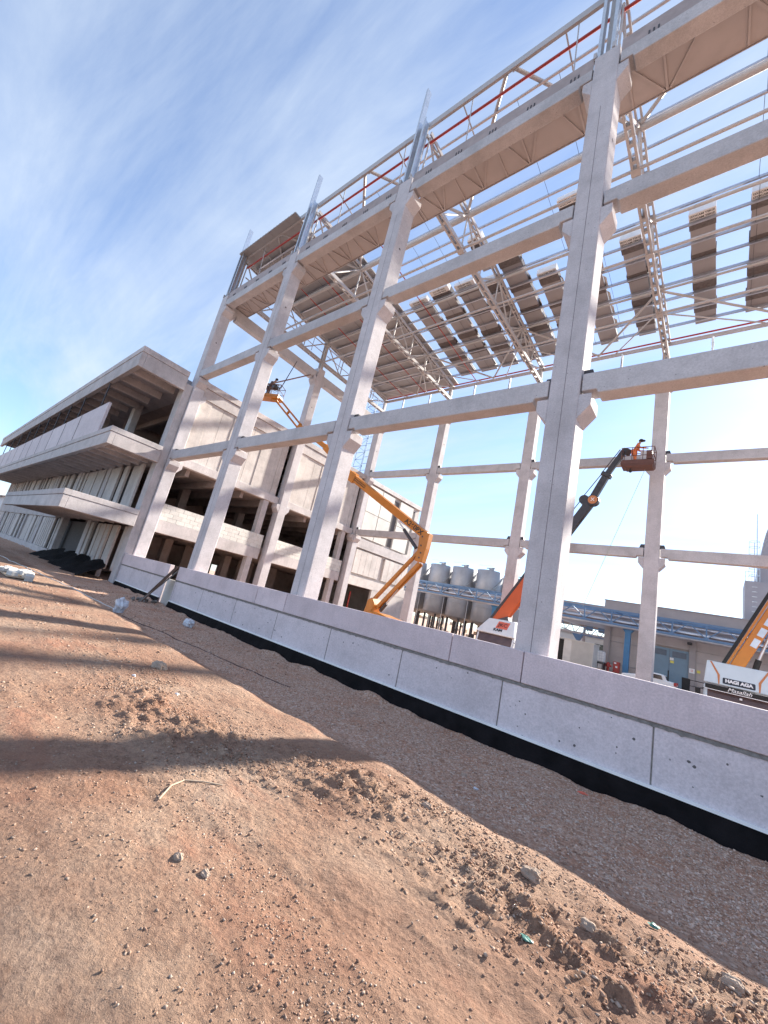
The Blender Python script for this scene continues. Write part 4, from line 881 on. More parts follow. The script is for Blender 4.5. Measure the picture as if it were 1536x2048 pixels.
# basket
bc = E4+Vector((-0.75, -0.35, 0.05))
def basket(par, c, lx, ly, hgt, mat_floor, mat_rail, rot=0.0):
    cr_, sr = math.cos(rot), math.sin(rot)
    def Q(x, y, z): return (c[0]+x*cr_-y*sr, c[1]+x*sr+y*cr_, c[2]+z)
    b_ = MB(); b_.bar(Q(-lx/2, 0, 0), Q(lx/2, 0, 0), ly, 0.10); fl = b_.build('basket_floor', mat_floor, par, bevel=0.02)
    mb = MB()
    for s in (-1, 1): mb.bar(Q(-lx/2, s*ly/2, 0.14), Q(lx/2, s*ly/2, 0.14), 0.03, 0.2); mb.bar(Q(s*lx/2, -ly/2, 0.14), Q(s*lx/2, ly/2, 0.14), 0.03, 0.2)
    mb.build('toe_board', mat_floor, par)
    for z in (0.6, hgt):
        mb = MB(); cs = [Q(-lx/2, -ly/2, z), Q(lx/2, -ly/2, z), Q(lx/2, ly/2, z), Q(-lx/2, ly/2, z)]
        for k in range(4): mb.tube(cs[k], cs[(k+1) % 4], 0.024, 8)
        mb.build('guard_rail', mat_rail, par, smooth=True)
    for x in (-lx/2, -lx/6, lx/6, lx/2):
        for s in (-1, 1): MB().tube(Q(x, s*ly/2, 0.05), Q(x, s*ly/2, hgt), 0.02, 8).build('guard_post', mat_rail, par, smooth=True)
    return Q
Q = basket(lf, bc, 1.9, 0.85, 1.1, 'lift_orange', 'basket_rust', rot=0.5)
LP('basket_mount', MB().bar(E4, bc+Vector((0.3, 0.1, -0.12)), 0.28, 0.22)); MB().box(bc.x+0.25, bc.x+0.65, bc.y-0.25, bc.y+0.15, bc.z+0.75, bc.z+1.05).build('control_box', 'dark_steel', lf, bevel=0.03)
for k in range(3):
    mb = MB(); pts = [(bc.x+0.5+0.42*math.cos(a)+0.1*k, bc.y+0.1, bc.z+0.72+0.10*k+0.16*math.sin(a)) for a in np.linspace(0, 6.28, 14)]; mb.path(pts, 0.014, 6); mb.build('hose_loop', 'dark_steel', lf)
person('person', 'worker in dark clothes bending over the basket rail of the orange lift', (bc.x-0.35, bc.y-0.12, bc.z+0.05), 0.4, 'cloth_brown', 'cloth_brown', lean=0.32, brim=False, arm=0.9)
h0 = Vector((bc.x+0.1, bc.y, bc.z+1.25))
one('steel_bar', MB().tube(h0+Vector((-0.6, -0.3, -0.05)), (-29.2, 18.9, 21.35), 0.055, 8), 'pipe_rust', 'rust-red bar the lift worker guides to the gable column', 'bar', smooth=True)
one('steel_bar', MB().tube((bc.x+0.9, bc.y+0.2, bc.z+0.9), (-28.9, 17.0, 21.4), 0.035, 8), 'dark_steel', 'thin dark rod slanting up from the lift basket to the gable beam', 'bar', smooth=True)

# ------------------------------------------------------------------ crane trucks facing the viewer
def truck(loc, rz, lab, cab, glass, name='crane_truck'):
    t = thing(name, lab, 'truck', loc, None, rz)
    def B(n, mb, m, par=t, **k): return mb.build(n, m, par, local=True, **k)
    # local: front faces -y, x across, z up, origin on the ground under the cab front
    B('chassis', MB().box(-0.45, 0.45, 0.4, 9.2, 0.75, 1.05), 'dark_steel')
    cb = B('cab', MB().prism([(0.0, 0.75), (0.0, 1.55), (0.22, 2.38), (2.1, 2.38), (2.1, 0.75)], 'x', -1.22, 1.22), cab, bevel=0.06)
    B('windscreen', MB().prism([(-0.012, 1.56), (0.205, 2.36), (0.23, 2.36), (0.02, 1.56)], 'x', -1.08, 1.08), glass)
    B('grille', MB().box(-0.85, 0.85, -0.03, 0.02, 0.85, 1.35), 'dark_steel'); B('bumper', MB().box(-1.24, 1.24, -0.12, 0.3, 0.4, 0.8), cab, bevel=0.04)
    for s in (-1, 1):
        B('headlight', MB().box(s*0.95-0.15, s*0.95+0.15, -0.14, -0.1, 0.55, 0.72), 'print_white')
        B('mirror', MB().box(s*1.42-0.1, s*1.42+0.1, 0.0, 0.1, 1.55, 2.1), 'rubber', bevel=0.03); B('mirror_arm', MB().tube((s*1.2, 0.15, 2.15), (s*1.45, 0.05, 2.05), 0.02, 6), 'dark_steel')
        for y in (0.9, 5.4, 6.8):
            wv = B('tyre', MB().tube((s*0.85, y, 0.5), (s*1.2, y, 0.5), 0.5, 22), 'rubber', smooth=True); B('rim', MB().tube((s*1.19, y, 0.5), (s*1.215, y, 0.5), 0.27, 16), 'galvanised', wv)
    B('bed', MB().box(-1.2, 1.2, 2.6, 9.2, 1.06, 1.3), 'dark_steel')
    B('crane_base', MB().prism([(-0.7, 1.3), (0.7, 1.3), (0.5, 2.3), (-0.5, 2.3)], 'y', 2.6, 3.7), 'dark_steel', bevel=0.05)
    return t, B
# white truck with the orange platform boom
t, B = truck((-10.86, 25.0, 0.0), 0.06, 'white truck with a red square emblem on its roof fairing, partly behind the biggest column', 'cab_white', 'glass_brown')
fr = B('roof_fairing', MB().add([(-1.24, 0.02, 2.38), (1.24, 0.02, 2.38), (1.26, 0.0, 2.46), (-1.26, 0.0, 2.46), (-0.72, 0.62, 3.34), (0.95, 0.62, 3.40), (-1.15, 2.05, 2.42), (1.2, 2.05, 2.42), (-0.7, 1.9, 3.36), (0.95, 1.9, 3.42)],
     [(0, 1, 2, 3), (3, 2, 5, 4), (4, 5, 9, 8), (0, 3, 4, 8, 6), (1, 7, 9, 5, 2), (6, 8, 9, 7), (0, 6, 7, 1)]), 'cab_white', bevel=0.06)
fn = Vector((0, -0.90, 0.62)).normalized(); fu = Vector((0, 0.60, 0.89)).normalized()
def onf(x, f, off=0.02): return Vector((x, 0.0+0.62*f, 2.46+0.90*f))+fn*off
mb = MB(); mb.add([onf(-0.08, 0.36), onf(0.66, 0.36), onf(0.74, 0.86), onf(0.0, 0.86)], [(0, 1, 2, 3)]); B('emblem_patch', mb, 'logo_red', fr)
lettering('emblem', 'JKC', 0.36, 'print_navy', fr, frame(onf(0.33, 0.61, 0.03), (1, 0, 0), fu), local=True, bold=0.002)
lettering('fairing_name', 'KAM', 0.27, 'print_navy', fr, frame(onf(0.12, 0.24, 0.025), (1, 0, 0), fu), local=True, bold=0.012)
# boom of that truck
pb = thing('platform_boom', 'orange and black truck boom rising behind the biggest column to a work basket', 'boom', (-11.0, 28.0, 2.3))
Bm = lambda n, mb, m, **k: mb.build(n, m, pb, **k)
q0 = Vector((-12.1, 28, 3.1)); q1 = Vector((-9.5, 28, 7.6)); q2 = Vector((-6.9, 28, 12.15)); q3 = Vector((-6.03, 28, 14.2)); q4 = Vector((-5.15, 27.9, 15.75))
Bm('outer_boom', MB().bar(q0, q1, 0.5, 0.85, (-1, 0, 0.6)), 'truck_orange', bevel=0.03); Bm('boom_cover', MB().bar(q0+Vector((-0.42, 0, 0.25)), q1+Vector((-0.42, 0, 0.25)), 0.54, 0.16, (-1, 0, 0.6)), 'dark_steel')
Bm('middle_boom', MB().bar(q1, q2, 0.42, 0.55, (-1, 0, 0.6)), 'dark_steel', bevel=0.02); Bm('inner_boom', MB().bar(q2, q3, 0.34, 0.42, (-1, 0, 0.6)), 'dark_steel', bevel=0.02); Bm('fly_boom', MB().bar(q3, q4, 0.26, 0.33, (-1, 0, 0.6)), 'dark_steel', bevel=0.02)
Bm('reel', MB().tube(q2+Vector((0.22, -0.35, 0.12)), q2+Vector((0.22, 0.1, 0.12)), 0.36, 22), 'dark_steel', smooth=True); Bm('reel_face', MB().tube(q2+Vector((0.22, -0.375, 0.12)), q2+Vector((0.22, -0.352, 0.12)), 0.29, 22), 'logo_rust')
Bm('reel', MB().tube(q2+Vector((-0.36, -0.2, 0.2)), q2+Vector((-0.36, 0.2, 0.2)), 0.32, 20), 'dark_steel', smooth=True); Bm('collar', MB().bar(q3-Vector((0.1, 0, 0.2)), q3+Vector((0.02, 0, 0.05)), 0.46, 0.62, (-1, 0, 0.6)), 'dark_steel', bevel=0.03)
lettering('reel_mark', 'X', 0.32, 'print_white', pb, frame(q2+Vector((0.22, -0.385, 0.12)), (1, 0, 0), (0, 0, 1)), bold=0.006)
for a_, b_ in ((q1+Vector((-0.5, -0.1, 0.4)), q2+Vector((-0.55, -0.1, 0.2))), (q2+Vector((-0.5, -0.1, 0.35)), q3+Vector((-0.25, -0.1, 0.1))), (q3+Vector((-0.3, -0.1, 0.1)), q4+Vector((-0.2, -0.1, 0.1))), (q1+Vector((0.4, -0.1, -0.1)), q2+Vector((0.2, -0.1, -0.2)))): Bm('cable_run', MB().tube(a_, b_, 0.03, 8), 'dark_steel', smooth=True)
mb = MB(); mb.bar((-11.0, 28, 2.3), (-11.6, 28, 3.6), 0.6, 0.7); Bm('slew_column', mb, 'dark_steel')
Bm('basket_head', MB().bar(q4, q4+Vector((0.35, -0.2, -0.2)), 0.4, 0.42), 'dark_steel', bevel=0.04)
Qb = basket(pb, Vector((-4.22, 27.45, 14.38)), 1.75, 0.95, 1.15, 'basket_rust', 'basket_rust')
Bm('basket_hull', MB().prism([(-5.08, 14.72), (-3.36, 14.72), (-3.40, 14.26), (-4.9, 14.26)], 'y', 26.985, 27.9), 'basket_rust', bevel=0.03)
Bm('tool_box', MB().box(-3.75, -3.45, 27.0, 27.4, 14.75, 15.3), 'basket_rust'); Bm('tool_box', MB().box(-4.15, -3.85, 27.55, 27.85, 14.45, 15.55), 'cab_white'); Bm('castor', MB().tube((-4.6, 27.3, 14.08), (-4.6, 27.4, 14.08), 0.09, 12), 'rubber'); Bm('castor_fork', MB().box(-4.63, -4.57, 27.32, 27.38, 14.1, 14.3), 'dark_steel')
person('person', 'worker in orange overalls and wide dark hat standing in the basket by the back column', (-4.45, 27.3, 14.44), 0.15, 'overall_orange', 'overall_orange', lean=0.16, arm=0.7)
one('hanging_rope', MB().tube((-3.85, 27.6, 14.25), (-6.6, 27.6, 5.2), 0.014, 6), 'rope', 'thin rope slanting down from the worker basket', 'rope')
# pale truck with the amber crane at the right edge
t, B = truck((0.64, 25.0, 0.0), 0.0, 'pale truck with dark lettered name plate on its roof board at the right edge', 'cab_pale', 'glass_brown')
fr = B('roof_board', MB().add([(-1.22, -0.02, 2.44), (1.22, -0.02, 2.44), (1.17, 0.24, 3.42), (-1.13, 0.24, 3.42), (-1.22, 1.9, 2.42), (1.22, 1.9, 2.42), (1.15, 1.7, 3.40), (-1.11, 1.7, 3.40)],
     [(0, 1, 2, 3), (3, 2, 6, 7), (0, 3, 7, 4), (1, 5, 6, 2), (4, 7, 6, 5), (0, 4, 5, 1)]), 'cab_pale', bevel=0.03)
bu_ = Vector((0, 0.26, 0.98)).normalized(); bn = Vector((0, -0.98, 0.26)).normalized()
def onb(x, z, off=0.012): return Vector((x, -0.02+0.265*(z-2.44), z))+bn*off
for s in (-1, 1):
    mb = MB(); mb.add([onb(s*0.95, 3.40), onb(s*1.02, 3.40), onb(s*0.74, 2.86), onb(s*0.65, 2.86), onb(s*0.70, 2.46), onb(s*0.66, 2.46)], [(0, 1, 2, 3), (3, 2, 4, 5)]); B('stripe', mb, 'logo_rust', fr)
pl = B('name_plate', MB().prism([(-0.52, 2.52), (0.52, 2.52), (0.55, 2.55), (0.55, 2.75), (0.52, 2.78), (-0.52, 2.78), (-0.55, 2.75), (-0.55, 2.55)], 'y', -0.035, -0.02), 'print_navy', fr)
for v_ in pl.data.vertices: v_.co.y += 0.265*(v_.co.z-2.44)+0.006
lettering('plate_name', 'HAGI AGA', 0.195, 'print_white', fr, frame(onb(0, 2.65, 0.035), (1, 0, 0), bu_), local=True, bold=0.012)
B('visor', MB().box(-1.16, 1.16, -0.10, 0.0, 2.20, 2.38), 'rubber', bevel=0.02); B('visor_trim', MB().box(-1.18, 1.18, -0.105, -0.085, 2.155, 2.185), 'print_white')
lettering('visor_name', 'Masallah', 0.24, 'print_white', t, frame(Vector((0.02, -0.108, 2.30)), (1, 0, 0), (0, 0, 1)), local=True, shear=0.35, bold=0.002)
B('sticker', MB().box(0.03, 0.12, -0.03, -0.02, 1.98, 2.06), 'print_white')
cb2 = thing('crane_boom', 'amber telescopic crane boom rising out of the picture behind the pale truck', 'boom', (0.9, 28, 2.3))
C2 = lambda n, mb, m, **k: mb.build(n, m, cb2, **k)
b0 = Vector((0.25, 28.2, 2.6)); b1 = Vector((4.2, 28.2, 11.5)); dv = (b1-b0).normalized()
C2('outer_boom', MB().bar(b0, b1, 0.45, 0.52, (-1, 0, 0.45)), 'crane_amber', bevel=0.03); C2('upper_plate', MB().bar(b0+Vector((-0.32, 0, 0.14)), b1+Vector((-0.32, 0, 0.14)), 0.46, 0.10, (-1, 0, 0.45)), 'crane_amber'); C2('boom_cover', MB().bar(b0+Vector((-0.45, 0, 0.2)), b1+Vector((-0.45, 0, 0.2)), 0.48, 0.15, (-1, 0, 0.45)), 'rubber')
C2('lift_cylinder', MB().tube((1.05, 28.2, 2.4), (1.45, 28.2, 4.0), 0.13, 12), 'rubber', smooth=True); C2('cylinder_rod', MB().tube((1.45, 28.2, 4.0), (2.2, 28.2, 6.4), 0.06, 10), 'galvanised', smooth=True)
C2('slew_column', MB().box(0.3, 1.3, 27.7, 28.7, 1.3, 2.9), 'dark_steel')
for q in range(3): MB().bar(b0+dv*(2.15+0.62*q)+Vector((0.1, -0.232, 0)), b0+dv*(2.6+0.62*q)+Vector((0.1, -0.232, 0)), 0.02, 0.26, (-1, 0, 0.45)).build('boom_decal', 'pipe_silver', cb2)

# ------------------------------------------------------------------ factory yard behind the hall
GBK = 0.7
fb = thing('factory_building', 'low beige factory building with blue double doors behind the back row', 'building', (5, 56, GBK))
F = lambda n, mb, m='factory_wall', **k: mb.build(n, m, fb, **k)
zz = [GBK, 1.75, 2.8, 3.85, 4.9, 6.0]
for a, b in zip(zz[:-1], zz[1:]):
    for xa, xb in ((-9.45, -5.37), (-2.2, 4.0), (4.02, 10.5), (10.52, 26)): F('cladding_panel', MB().box(xa, xb, 50.0, 50.2, a+0.01, b-0.01))
F('cladding_panel', MB().box(-5.35, -2.22, 50.0, 50.2, 4.86, 5.99))
F('upper_wall', MB().box(-9.77, 26, 49.94, 70, 6.0, 8.5), 'factory_top'); F('core', MB().box(-9.4, 25.9, 50.22, 69.9, GBK, 5.995), 'factory_wall')
F('coping', MB().box(-9.85, 26.1, 49.86, 70.1, 8.5, 8.58), 'factory_top')
for x in (-9.3, -2.04, 5.2, 12.4): F('pilaster', MB().box(x-0.25, x+0.25, 49.80, 49.99, GBK, 5.95), 'factory_top')
dr = F('double_door', MB().box(-5.33, -2.28, 50.02, 50.12, GBK, 4.70), 'door_blue')
for x in (-4.6, -3.05): MB().box(x-0.55, x+0.55, 49.985, 50.018, 3.95, 4.5).build('louvre', 'louvre', dr)
MB().box(-3.83, -3.79, 49.99, 50.018, GBK, 4.68).build('door_gap', 'louvre', dr); MB().box(-3.77, -3.47, 49.97, 49.984, 3.62, 3.86).build('door_notice', 'print_white', dr); MB().box(-3.74, -3.44, 49.97, 49.984, 3.36, 3.58).build('door_notice', 'sign_yellow', dr)
for z in (4.3, 2.1): F('conduit', MB().tube((-9.3, 49.95, z), (-6.4, 49.95, z), 0.035, 8), 'factory_top')
sg = one('wall_sign', MB().box(-2.24, -1.83, 49.765, 49.785, 2.82, 3.24), 'print_white', 'small white safety notice on the pilaster right of the blue doors', 'sign')
lettering('notice_mark', 'D', 0.26, 'logo_red', sg, frame((-2.03, 49.755, 3.03), (1, 0, 0), (0, 0, 1)), local=True)
one('wall_sign', MB().box(-1.68, -1.42, 49.96, 49.985, 2.95, 3.2), 'sign_yellow', 'small yellow warning plate on the factory wall', 'sign')
one('wall_lamp', MB().box(-2.45, -2.1, 49.45, 49.79, 5.35, 5.6), 'dark_steel', 'floodlight box on the pilaster above the blue doors', 'lamp', bevel=0.03)
one('downpipe', MB().tube((-9.0, 49.7, GBK), (-9.0, 49.7, 5.9), 0.06, 8), 'factory_top', 'downpipe at the left corner of the factory', 'pipe', smooth=True)
one('guard_fence', MB().tube((-2.3, 48.8, 2.2), (1.0, 48.8, 2.2), 0.03, 8).tube((-2.3, 48.8, 1.7), (1.0, 48.8, 1.7), 0.03, 8).tube((-2.3, 48.8, 0.7), (-2.3, 48.8, 2.2), 0.03, 8).tube((-0.6, 48.8, 0.7), (-0.6, 48.8, 2.2), 0.03, 8).tube((1.0, 48.8, 0.7), (1.0, 48.8, 2.2), 0.03, 8), 'dark_steel', 'pipe guard rail in front of the factory wall', 'rail')
one('waste_bin', MB().prism([(-2.55, 0.7), (-2.05, 0.7), (-2.0, 2.3), (-2.6, 2.3)], 'y', 46.6, 47.1), 'rubber', 'tall black bin beside the parked white car', 'bin', bevel=0.04)
# pipe bridge
pbz0, pbz1 = 5.95, 7.2
br = thing('pipe_bridge', 'blue lattice pipe bridge running along the factory front', 'pipe bridge', (-10, 48, GBK))
PB = lambda n, mb, m='bridge_blue', **k: mb.build(n, m, br, **k)
for y in (47.0, 49.2):
    PB('top_chord', MB().box(-44, 26, y-0.08, y+0.08, pbz1-0.12, pbz1+0.08)); PB('bottom_chord', MB().box(-44, 26, y-0.08, y+0.08, pbz0-0.16, pbz0+0.04))
x = -43.5; k = 0
while x < 25:
    PB('vertical', MB().box(x-0.06, x+0.06, 46.93, 47.07, pbz0+0.04, pbz1-0.12))
    PB('diagonal', MB().bar((x, 47.0, pbz0), (x+1.25, 47.0, pbz1-0.1), 0.09, 0.09)); PB('diagonal', MB().bar((x+2.5, 47.0, pbz0), (x+1.25, 47.0, pbz1-0.1), 0.09, 0.09))
    if k % 2 == 0: PB('cross_tie', MB().bar((x, 47.1, pbz1-0.02), (x+0.6, 49.1, pbz1-0.02), 0.08, 0.08))
    x += 2.5; k += 1
for k, (y, z, r, m_) in enumerate(((47.4, 6.2, 0.10, 'pipe_silver'), (47.75, 6.25, 0.14, 'pipe_silver'), (48.2, 6.2, 0.09, 'pipe_rust'), (48.6, 6.22, 0.12, 'pipe_silver'), (47.5, 6.75, 0.07, 'pipe_silver'), (48.1, 6.78, 0.09, 'pipe_silver'), (48.7, 6.75, 0.11, 'pipe_silver'), (47.2, 5.72, 0.12, 'pipe_silver'))): PB('pipe', MB().tube((-44, y, z), (26, y, z), r, 10), m_, smooth=True)
for k, x in enumerate((-7.08, -21.2, 8.5)):
    t = thing('bridge_post', ['bright blue steel post of the pipe bridge left of the blue doors', 'bright blue post of the pipe bridge in front of the tanks', 'blue post of the pipe bridge at the far right'][k], 'post', (x, 48, GBK), 'pipe bridge posts')
    MB().box(x-0.24, x+0.24, 47.6, 48.1, GBK, 5.3).build('shaft', 'post_blue', t); MB().prism([(x-0.25, 5.3), (x+0.25, 5.3), (x+0.6, 5.78), (x-0.6, 5.78)], 'y', 47.62, 48.08).build('head', 'post_blue', t)
# steel tanks
k = 0
for row, yy, xs in ((0, 55.0, (-38.4, -34.0, -30.0, -25.85)), (1, 60.0, (-40.5, -36.0, -31.6, -27.3, -23.0))):
    for j, x in enumerate(xs):
        t = thing('storage_tank', ('%s stainless tank of the front row from the left, behind the pipe bridge' if row == 0 else '%s stainless tank of the rear row from the left, mostly hidden') % ORD[j], 'tank', (x, yy, GBK), 'stainless storage tanks')
        R_ = 1.86
        MB().lathe((x, yy, 0), [(0.01, 2.75), (0.9, 2.95), (R_*0.97, 3.4), (R_, 3.5), (R_, 5.4), (R_+0.02, 5.42), (R_+0.02, 5.48), (R_, 5.5), (R_, 8.0), (R_+0.02, 8.02), (R_+0.02, 8.08), (R_, 8.1), (R_, 10.72), (R_*0.985, 10.76), (0.5, 10.93), (0.01, 10.95)], 32).build('shell', 'tank_steel', t, smooth=True)
        for a in (0.6, 2.2, 3.8, 5.4): MB().tube((x+1.4*math.cos(a), yy+1.4*math.sin(a), GBK), (x+1.4*math.cos(a), yy+1.4*math.sin(a), 3.6), 0.15, 10).build('leg', 'dark_steel', t, smooth=True)
        MB().tube((x+0.2, yy-0.1, 10.95), (x+0.2, yy-0.1, 11.25), 0.4, 14).build('hatch', 'tank_steel', t, smooth=True); MB().bar((x-0.5, yy-0.3, 11.2), (x+0.7, yy-0.3, 11.3), 0.12, 0.1).build('agitator', 'dark_steel', t)
        if row == 0:
            mb = MB()
            for s in range(14):
                a = -0.75+0.09*s; z = 8.3+0.17*s if s < 14 else 0; mb.bar((x+1.72*math.cos(a), yy+1.72*math.sin(a), z), (x+2.1*math.cos(a), yy+2.1*math.sin(a), z), 0.25, 0.05)
            mb.build('stair', 'galvanised', t)
            MB().tube((x+1.85, yy-1.0, GBK), (x+1.85, yy-1.0, 6.0), 0.05, 8).build('riser_pipe', 'pipe_silver', t, smooth=True)
            MB().path([(x-1.2+0.2*q, yy-1.6, 11.35) for q in range(12)], 0.02, 6).build('top_rail', 'galvanised', t)
t = thing('pallet_rack', 'rack of pallets and cartons under the steel tanks', 'rack', (-32, 63, GBK))
for j in range(34):
    x = -43+0.66*j; z = GBK+random.choice((0, 0.7, 1.4)); MB().box(x, x+0.55, 63.4, 64, z, z+random.uniform(0.3, 0.6)).build('carton', random.choice(('shed_cream', 'dry_stick', 'print_white', 'factory_wall')), t)
for j in range(9): MB().box(-43+2.8*j, -42.9+2.8*j, 63.2, 64.1, GBK, 3.4).build('upright', 'dark_steel', t)
# small yard things
t = thing('white_shed', 'cream corrugated container shed seen between the nearest column and the factory', 'container', (-10.8, 45, GBK))
MB().box(-11.9, -9.22, 44.05, 46.4, GBK, 3.42).build('box', 'shed_cream', t)
for j in range(26): MB().box(-11.1+0.073*j, -11.06+0.073*j, 44.0, 44.048, GBK+0.1, 3.36).build('corrugation', 'shed_cream', t)
MB().box(-11.88, -11.15, 44.0, 44.047, GBK+0.05, 3.38).build('door_leaf', 'shed_cream', t); MB().box(-12.9, -11.92, 44.3, 46.2, GBK, 3.35).build('dark_bay', 'rubber', t); MB().box(-13.0, -9.15, 43.95, 46.45, 3.425, 3.5).build('roof', 'shed_cream', t)
t = thing('ibc_tote', 'white caged liquid tote on a stand beside the cream shed', 'tote', (-9.2, 46.4, GBK)); MB().box(-9.62, -8.68, 46.0, 46.9, 1.98, 2.98).build('bottle', 'white_plastic', t, bevel=0.08)
mb = MB()
for j in range(6): mb.tube((-9.64+0.195*j, 45.97, 1.98), (-9.64+0.195*j, 45.97, 3.02), 0.018, 6)
for z in (2.05, 2.3, 2.55, 2.8, 3.02): mb.tube((-9.66, 45.97, z), (-8.64, 45.97, z), 0.018, 6)
mb.build('cage', 'galvanised', t); MB().box(-9.66, -8.64, 45.98, 46.92, 1.8, 1.97).build('pallet', 'dark_steel', t)
for x in (-9.6, -8.75): MB().box(x, x+0.08, 46.0, 46.9, GBK, 1.8).build('stand_leg', 'dark_steel', t)
t = thing('fire_cabinet', 'red fire cabinet with white labels beside the blue post', 'cabinet', (-7.75, 47, GBK)); MB().box(-8.02, -7.46, 47.0, 47.35, 1.3, 2.32).build('box', 'red_paint', t, bevel=0.02)
MB().box(-7.95, -7.75, 46.985, 46.998, 2.12, 2.25).build('label_plate', 'print_white', t); MB().box(-7.82, -7.64, 46.985, 46.998, 1.75, 1.92).build('label_plate', 'print_white', t); MB().box(-7.98, -7.5, 47.05, 47.3, GBK, 1.3).build('stand', 'dark_steel', t)
t = thing('fire_hydrant', 'red hydrant with side outlets beside the fire cabinet', 'hydrant', (-8.45, 47, GBK)); MB().lathe((-8.45, 47, 0), [(0.16, 0.7), (0.13, 0.85), (0.12, 1.7), (0.19, 1.75), (0.19, 1.95), (0.11, 2.1), (0.01, 2.15)], 14).build('barrel', 'red_paint', t, smooth=True)
MB().tube((-8.75, 47, 1.8), (-8.15, 47, 1.8), 0.09, 12).build('outlet', 'red_paint', t, smooth=True); MB().tube((-8.45, 46.7, 1.7), (-8.45, 47.0, 1.7), 0.08, 12).build('outlet', 'red_paint', t, smooth=True)
# white parked car (tail toward the right)
t = thing('parked_car', 'white hatchback parked in front of the blue doors, only its top showing', 'car', (-4.6, 45, GBK))
K_ = lambda n, mb, m, **k: mb.build(n, m, t, **k)
zc = GBK
K_('body', MB().prism([(-6.9, zc+0.3), (-2.85, zc+0.3), (-2.78, zc+0.8), (-2.95, zc+0.98), (-3.5, zc+1.02), (-3.6, zc+1.4), (-4.0, zc+1.46), (-5.1, zc+1.44), (-5.7, zc+1.0), (-6.8, zc+0.82)], 'y', 44.1, 45.8), 'cab_white', bevel=0.07)
K_('side_window', MB().prism([(-5.45, zc+1.02), (-3.75, zc+1.02), (-3.85, zc+1.36), (-5.05, zc+1.36)], 'y', 44.085, 44.1), 'glass_dark'); K_('rear_window', MB().box(-3.6, -3.5, 44.25, 45.65, zc+1.06, zc+1.36), 'glass_dark')
for y in (44.14, 45.6): K_('tail_light', MB().box(-2.98, -2.77, y-0.06, y+0.16, zc+0.72, zc+1.0), 'lamp_red', bevel=0.02)
K_('door_mirror', MB().box(-5.5, -5.35, 43.95, 44.1, zc+1.0, zc+1.12), 'cab_white')
for x in (-6.1, -3.6): K_('wheel', MB().tube((x, 44.06, zc+0.32), (x, 44.3, zc+0.32), 0.32, 20), 'rubber', smooth=True)
one('bollard', MB().tube((-3.42, 44.6, GBK), (-3.42, 44.6, 2.6), 0.05, 8), 'rubber', 'slim dark bollard post behind the parked car', 'bollard', smooth=True)
# conveyor bridge, grey hall behind, sheds
t = thing('conveyor_gantry', 'white and blue lattice conveyor gantry above the cream shed', 'gantry', (-16, 60, GBK))
p0_, p1_ = Vector((-24, 60, 7.7)), Vector((-14.4, 60, 5.75))
for dz in (0, -1.05): MB().bar(p0_+Vector((0, 0, dz)), p1_+Vector((0, 0, dz)), 0.16, 0.16).build('chord', 'white_steel', t)
for j in range(16):
    f = j/16; f2 = (j+1)/16; a_ = p0_+(p1_-p0_)*f; b_ = p0_+(p1_-p0_)*f2; MB().bar(a_+Vector((0, 0, -1.05 if j % 2 else 0)), b_+Vector((0, 0, 0 if j % 2 else -1.05)), 0.09, 0.09).build('lattice', 'white_steel' if j % 2 else 'bridge_blue', t)
MB().prism([(-15.3, 4.7), (-13.9, 4.7), (-14.3, 3.9), (-14.7, 3.9)], 'y', 59.8, 60.2).build('bearing', 'bridge_blue', t); MB().box(-14.65, -14.35, 59.85, 60.15, GBK, 3.9).build('leg', 'bridge_blue', t)
for j in range(10):
    x = -14.2+0.55*j; MB().bar((x, 60, 5.6 if j % 2 else 4.7), (x+0.55, 60, 4.7 if j % 2 else 5.6), 0.09, 0.09).build('lattice', 'bridge_blue', t)
for z in (5.65, 4.65): MB().box(-14.3, -8.6, 59.92, 60.08, z, z+0.12).build('chord', 'bridge_blue', t)
t = thing('grey_hall', 'far grey hall with a light band behind the conveyor gantry', 'building', (-16, 75, GBK))
MB().box(-26, -9.9, 72, 90, GBK, 5.1).build('wall', 'far_wall', t); MB().box(-26.2, -9.9, 71.8, 90, 5.11, 5.5).build('roof_edge', 'silo_grey', t); MB().box(-15, -11, 71.9, 71.99, 3.4, 4.2).build('window_band', 'glass_dark', t)
t = thing('grey_shed', 'long grey shed roof behind the pipe bridge, left of the factory', 'building', (-16, 64, GBK)); MB().box(-20.5, -9.9, 64, 70, 6.2, 9.3).build('wall', 'factory_top', t)
for x in (-20, -15, -10.3): MB().box(x, x+0.3, 64.2, 64.5, GBK, 6.2).build('leg', 'factory_top', t)
for j in range(3): MB().box(-14.5+1.5*j, -13.7+1.5*j, 63.7, 63.98, 5.55, 6.19).build('hopper', 'louvre', t)
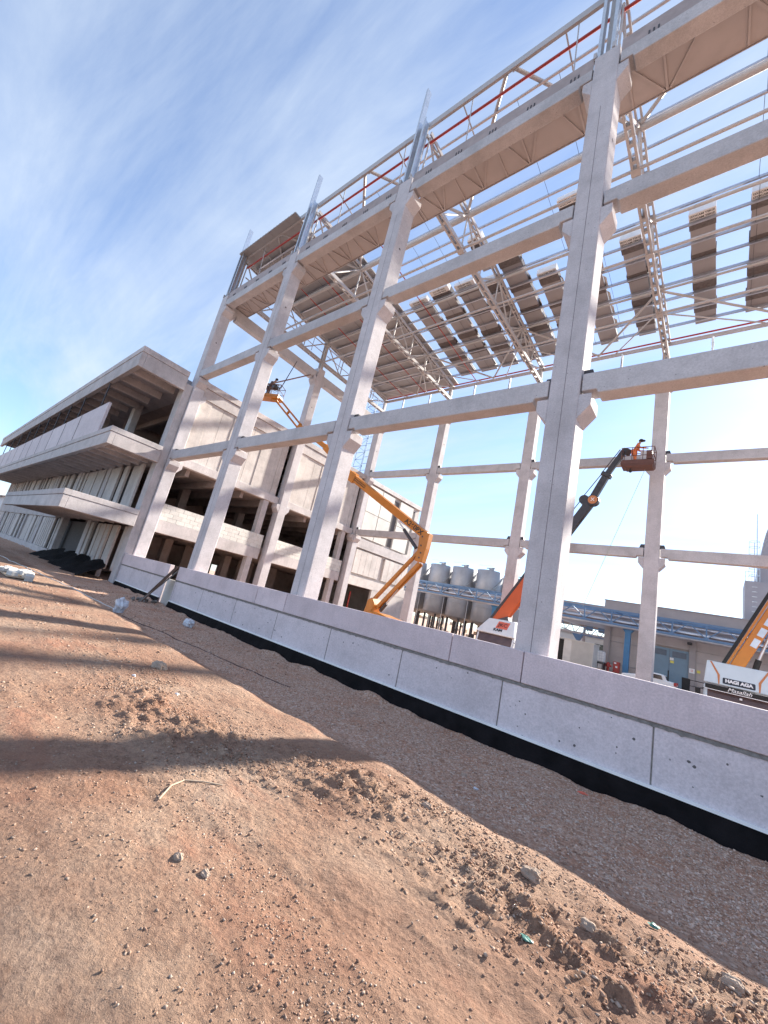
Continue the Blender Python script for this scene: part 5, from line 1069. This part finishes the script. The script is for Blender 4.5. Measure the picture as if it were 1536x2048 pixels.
# silo tower at the right edge
t = thing('silo_tower', 'tall grey silo block with caged ladder at the right edge', 'silo', (5, 60, GBK))
MB().box(1.75, 6.0, 55, 60, GBK, 13.1).build('lower_block', 'silo_grey', t); MB().prism([(2.7, 13.12), (5.2, 13.12), (5.2, 19.6), (3.7, 19.6), (3.4, 18.5), (2.75, 14.3)], 'y', 56, 60).build('upper_tower', 'silo_grey', t)
mb = MB()
for z in (13.8, 14.5, 15.2, 16.0, 16.8, 17.4): mb.lathe((2.5, 55.6, z), [(0.42, 0), (0.42, 0.05)], 12)
for a in range(4): mb.tube((2.5+0.42*math.cos(a*1.57), 55.6+0.42*math.sin(a*1.57), 13.1), (2.5+0.42*math.cos(a*1.57), 55.6+0.42*math.sin(a*1.57), 17.4), 0.02, 6)
mb.tube((2.7, 55.6, 13.1), (2.7, 55.6, 20.5), 0.04, 8); mb.build('ladder_cage', 'galvanised', t)
mb = MB()
for x in (1.8, 2.3, 2.65): mb.tube((x, 55.2, 13.1), (x, 55.2, 14.1), 0.025, 6)
mb.tube((1.8, 55.2, 14.1), (2.65, 55.2, 14.1), 0.025, 6); mb.tube((1.8, 55.2, 13.6), (2.65, 55.2, 13.6), 0.02, 6); mb.build('roof_rail', 'galvanised', t)
for z in np.arange(3, 13, 0.5): MB().box(2.3, 2.7, 54.95, 54.99, z, z+0.04).build('rung', 'galvanised', t)
# scaffold ladder tower behind the far gable corner
t = thing('scaffold_tower', 'thin blue-grey scaffold tower rising behind the far back corner', 'scaffold', (-33, 31, 15.6))
for x in (-33.8, -32.4):
    for y in (31.0, 32.2): MB().tube((x, y, 15.6), (x, y, 26.8), 0.035, 8).build('standard', 'bridge_blue', t)
for j in range(13):
    z = 15.9+0.88*j
    for y in (31.0, 32.2): MB().tube((-33.8, y, z), (-32.4, y, z), 0.025, 6).build('ledger', 'bridge_blue', t)
    MB().tube((-33.8 if j % 2 else -32.4, 31.0, z), (-32.4 if j % 2 else -33.8, 31.0, z+0.86), 0.02, 6).build('brace', 'bridge_blue', t)
# green shrub glimpsed through the building
t = thing('shrub', 'green shrub glimpsed through the ground floor openings of the building', 'shrub', (-48.5, 13.2, 0)); mb = MB(); r = np.random.default_rng(8)
for j in range(700):
    c_ = np.array([-48.5, 13.3, 1.3])+r.normal(size=3)*np.array([0.5, 0.6, 0.7]); d_ = r.normal(size=3)*0.14; e_ = r.normal(size=3)*0.14; mb.add([c_, c_+d_, c_+d_+e_, c_+e_], [(0, 1, 2, 3)])
mb.build('foliage', 'leaf', t); MB().tube((-48.5, 13.3, 0), (-48.5, 13.3, 1.4), 0.06, 8, 0.03).build('stem', 'brown_wood', t)
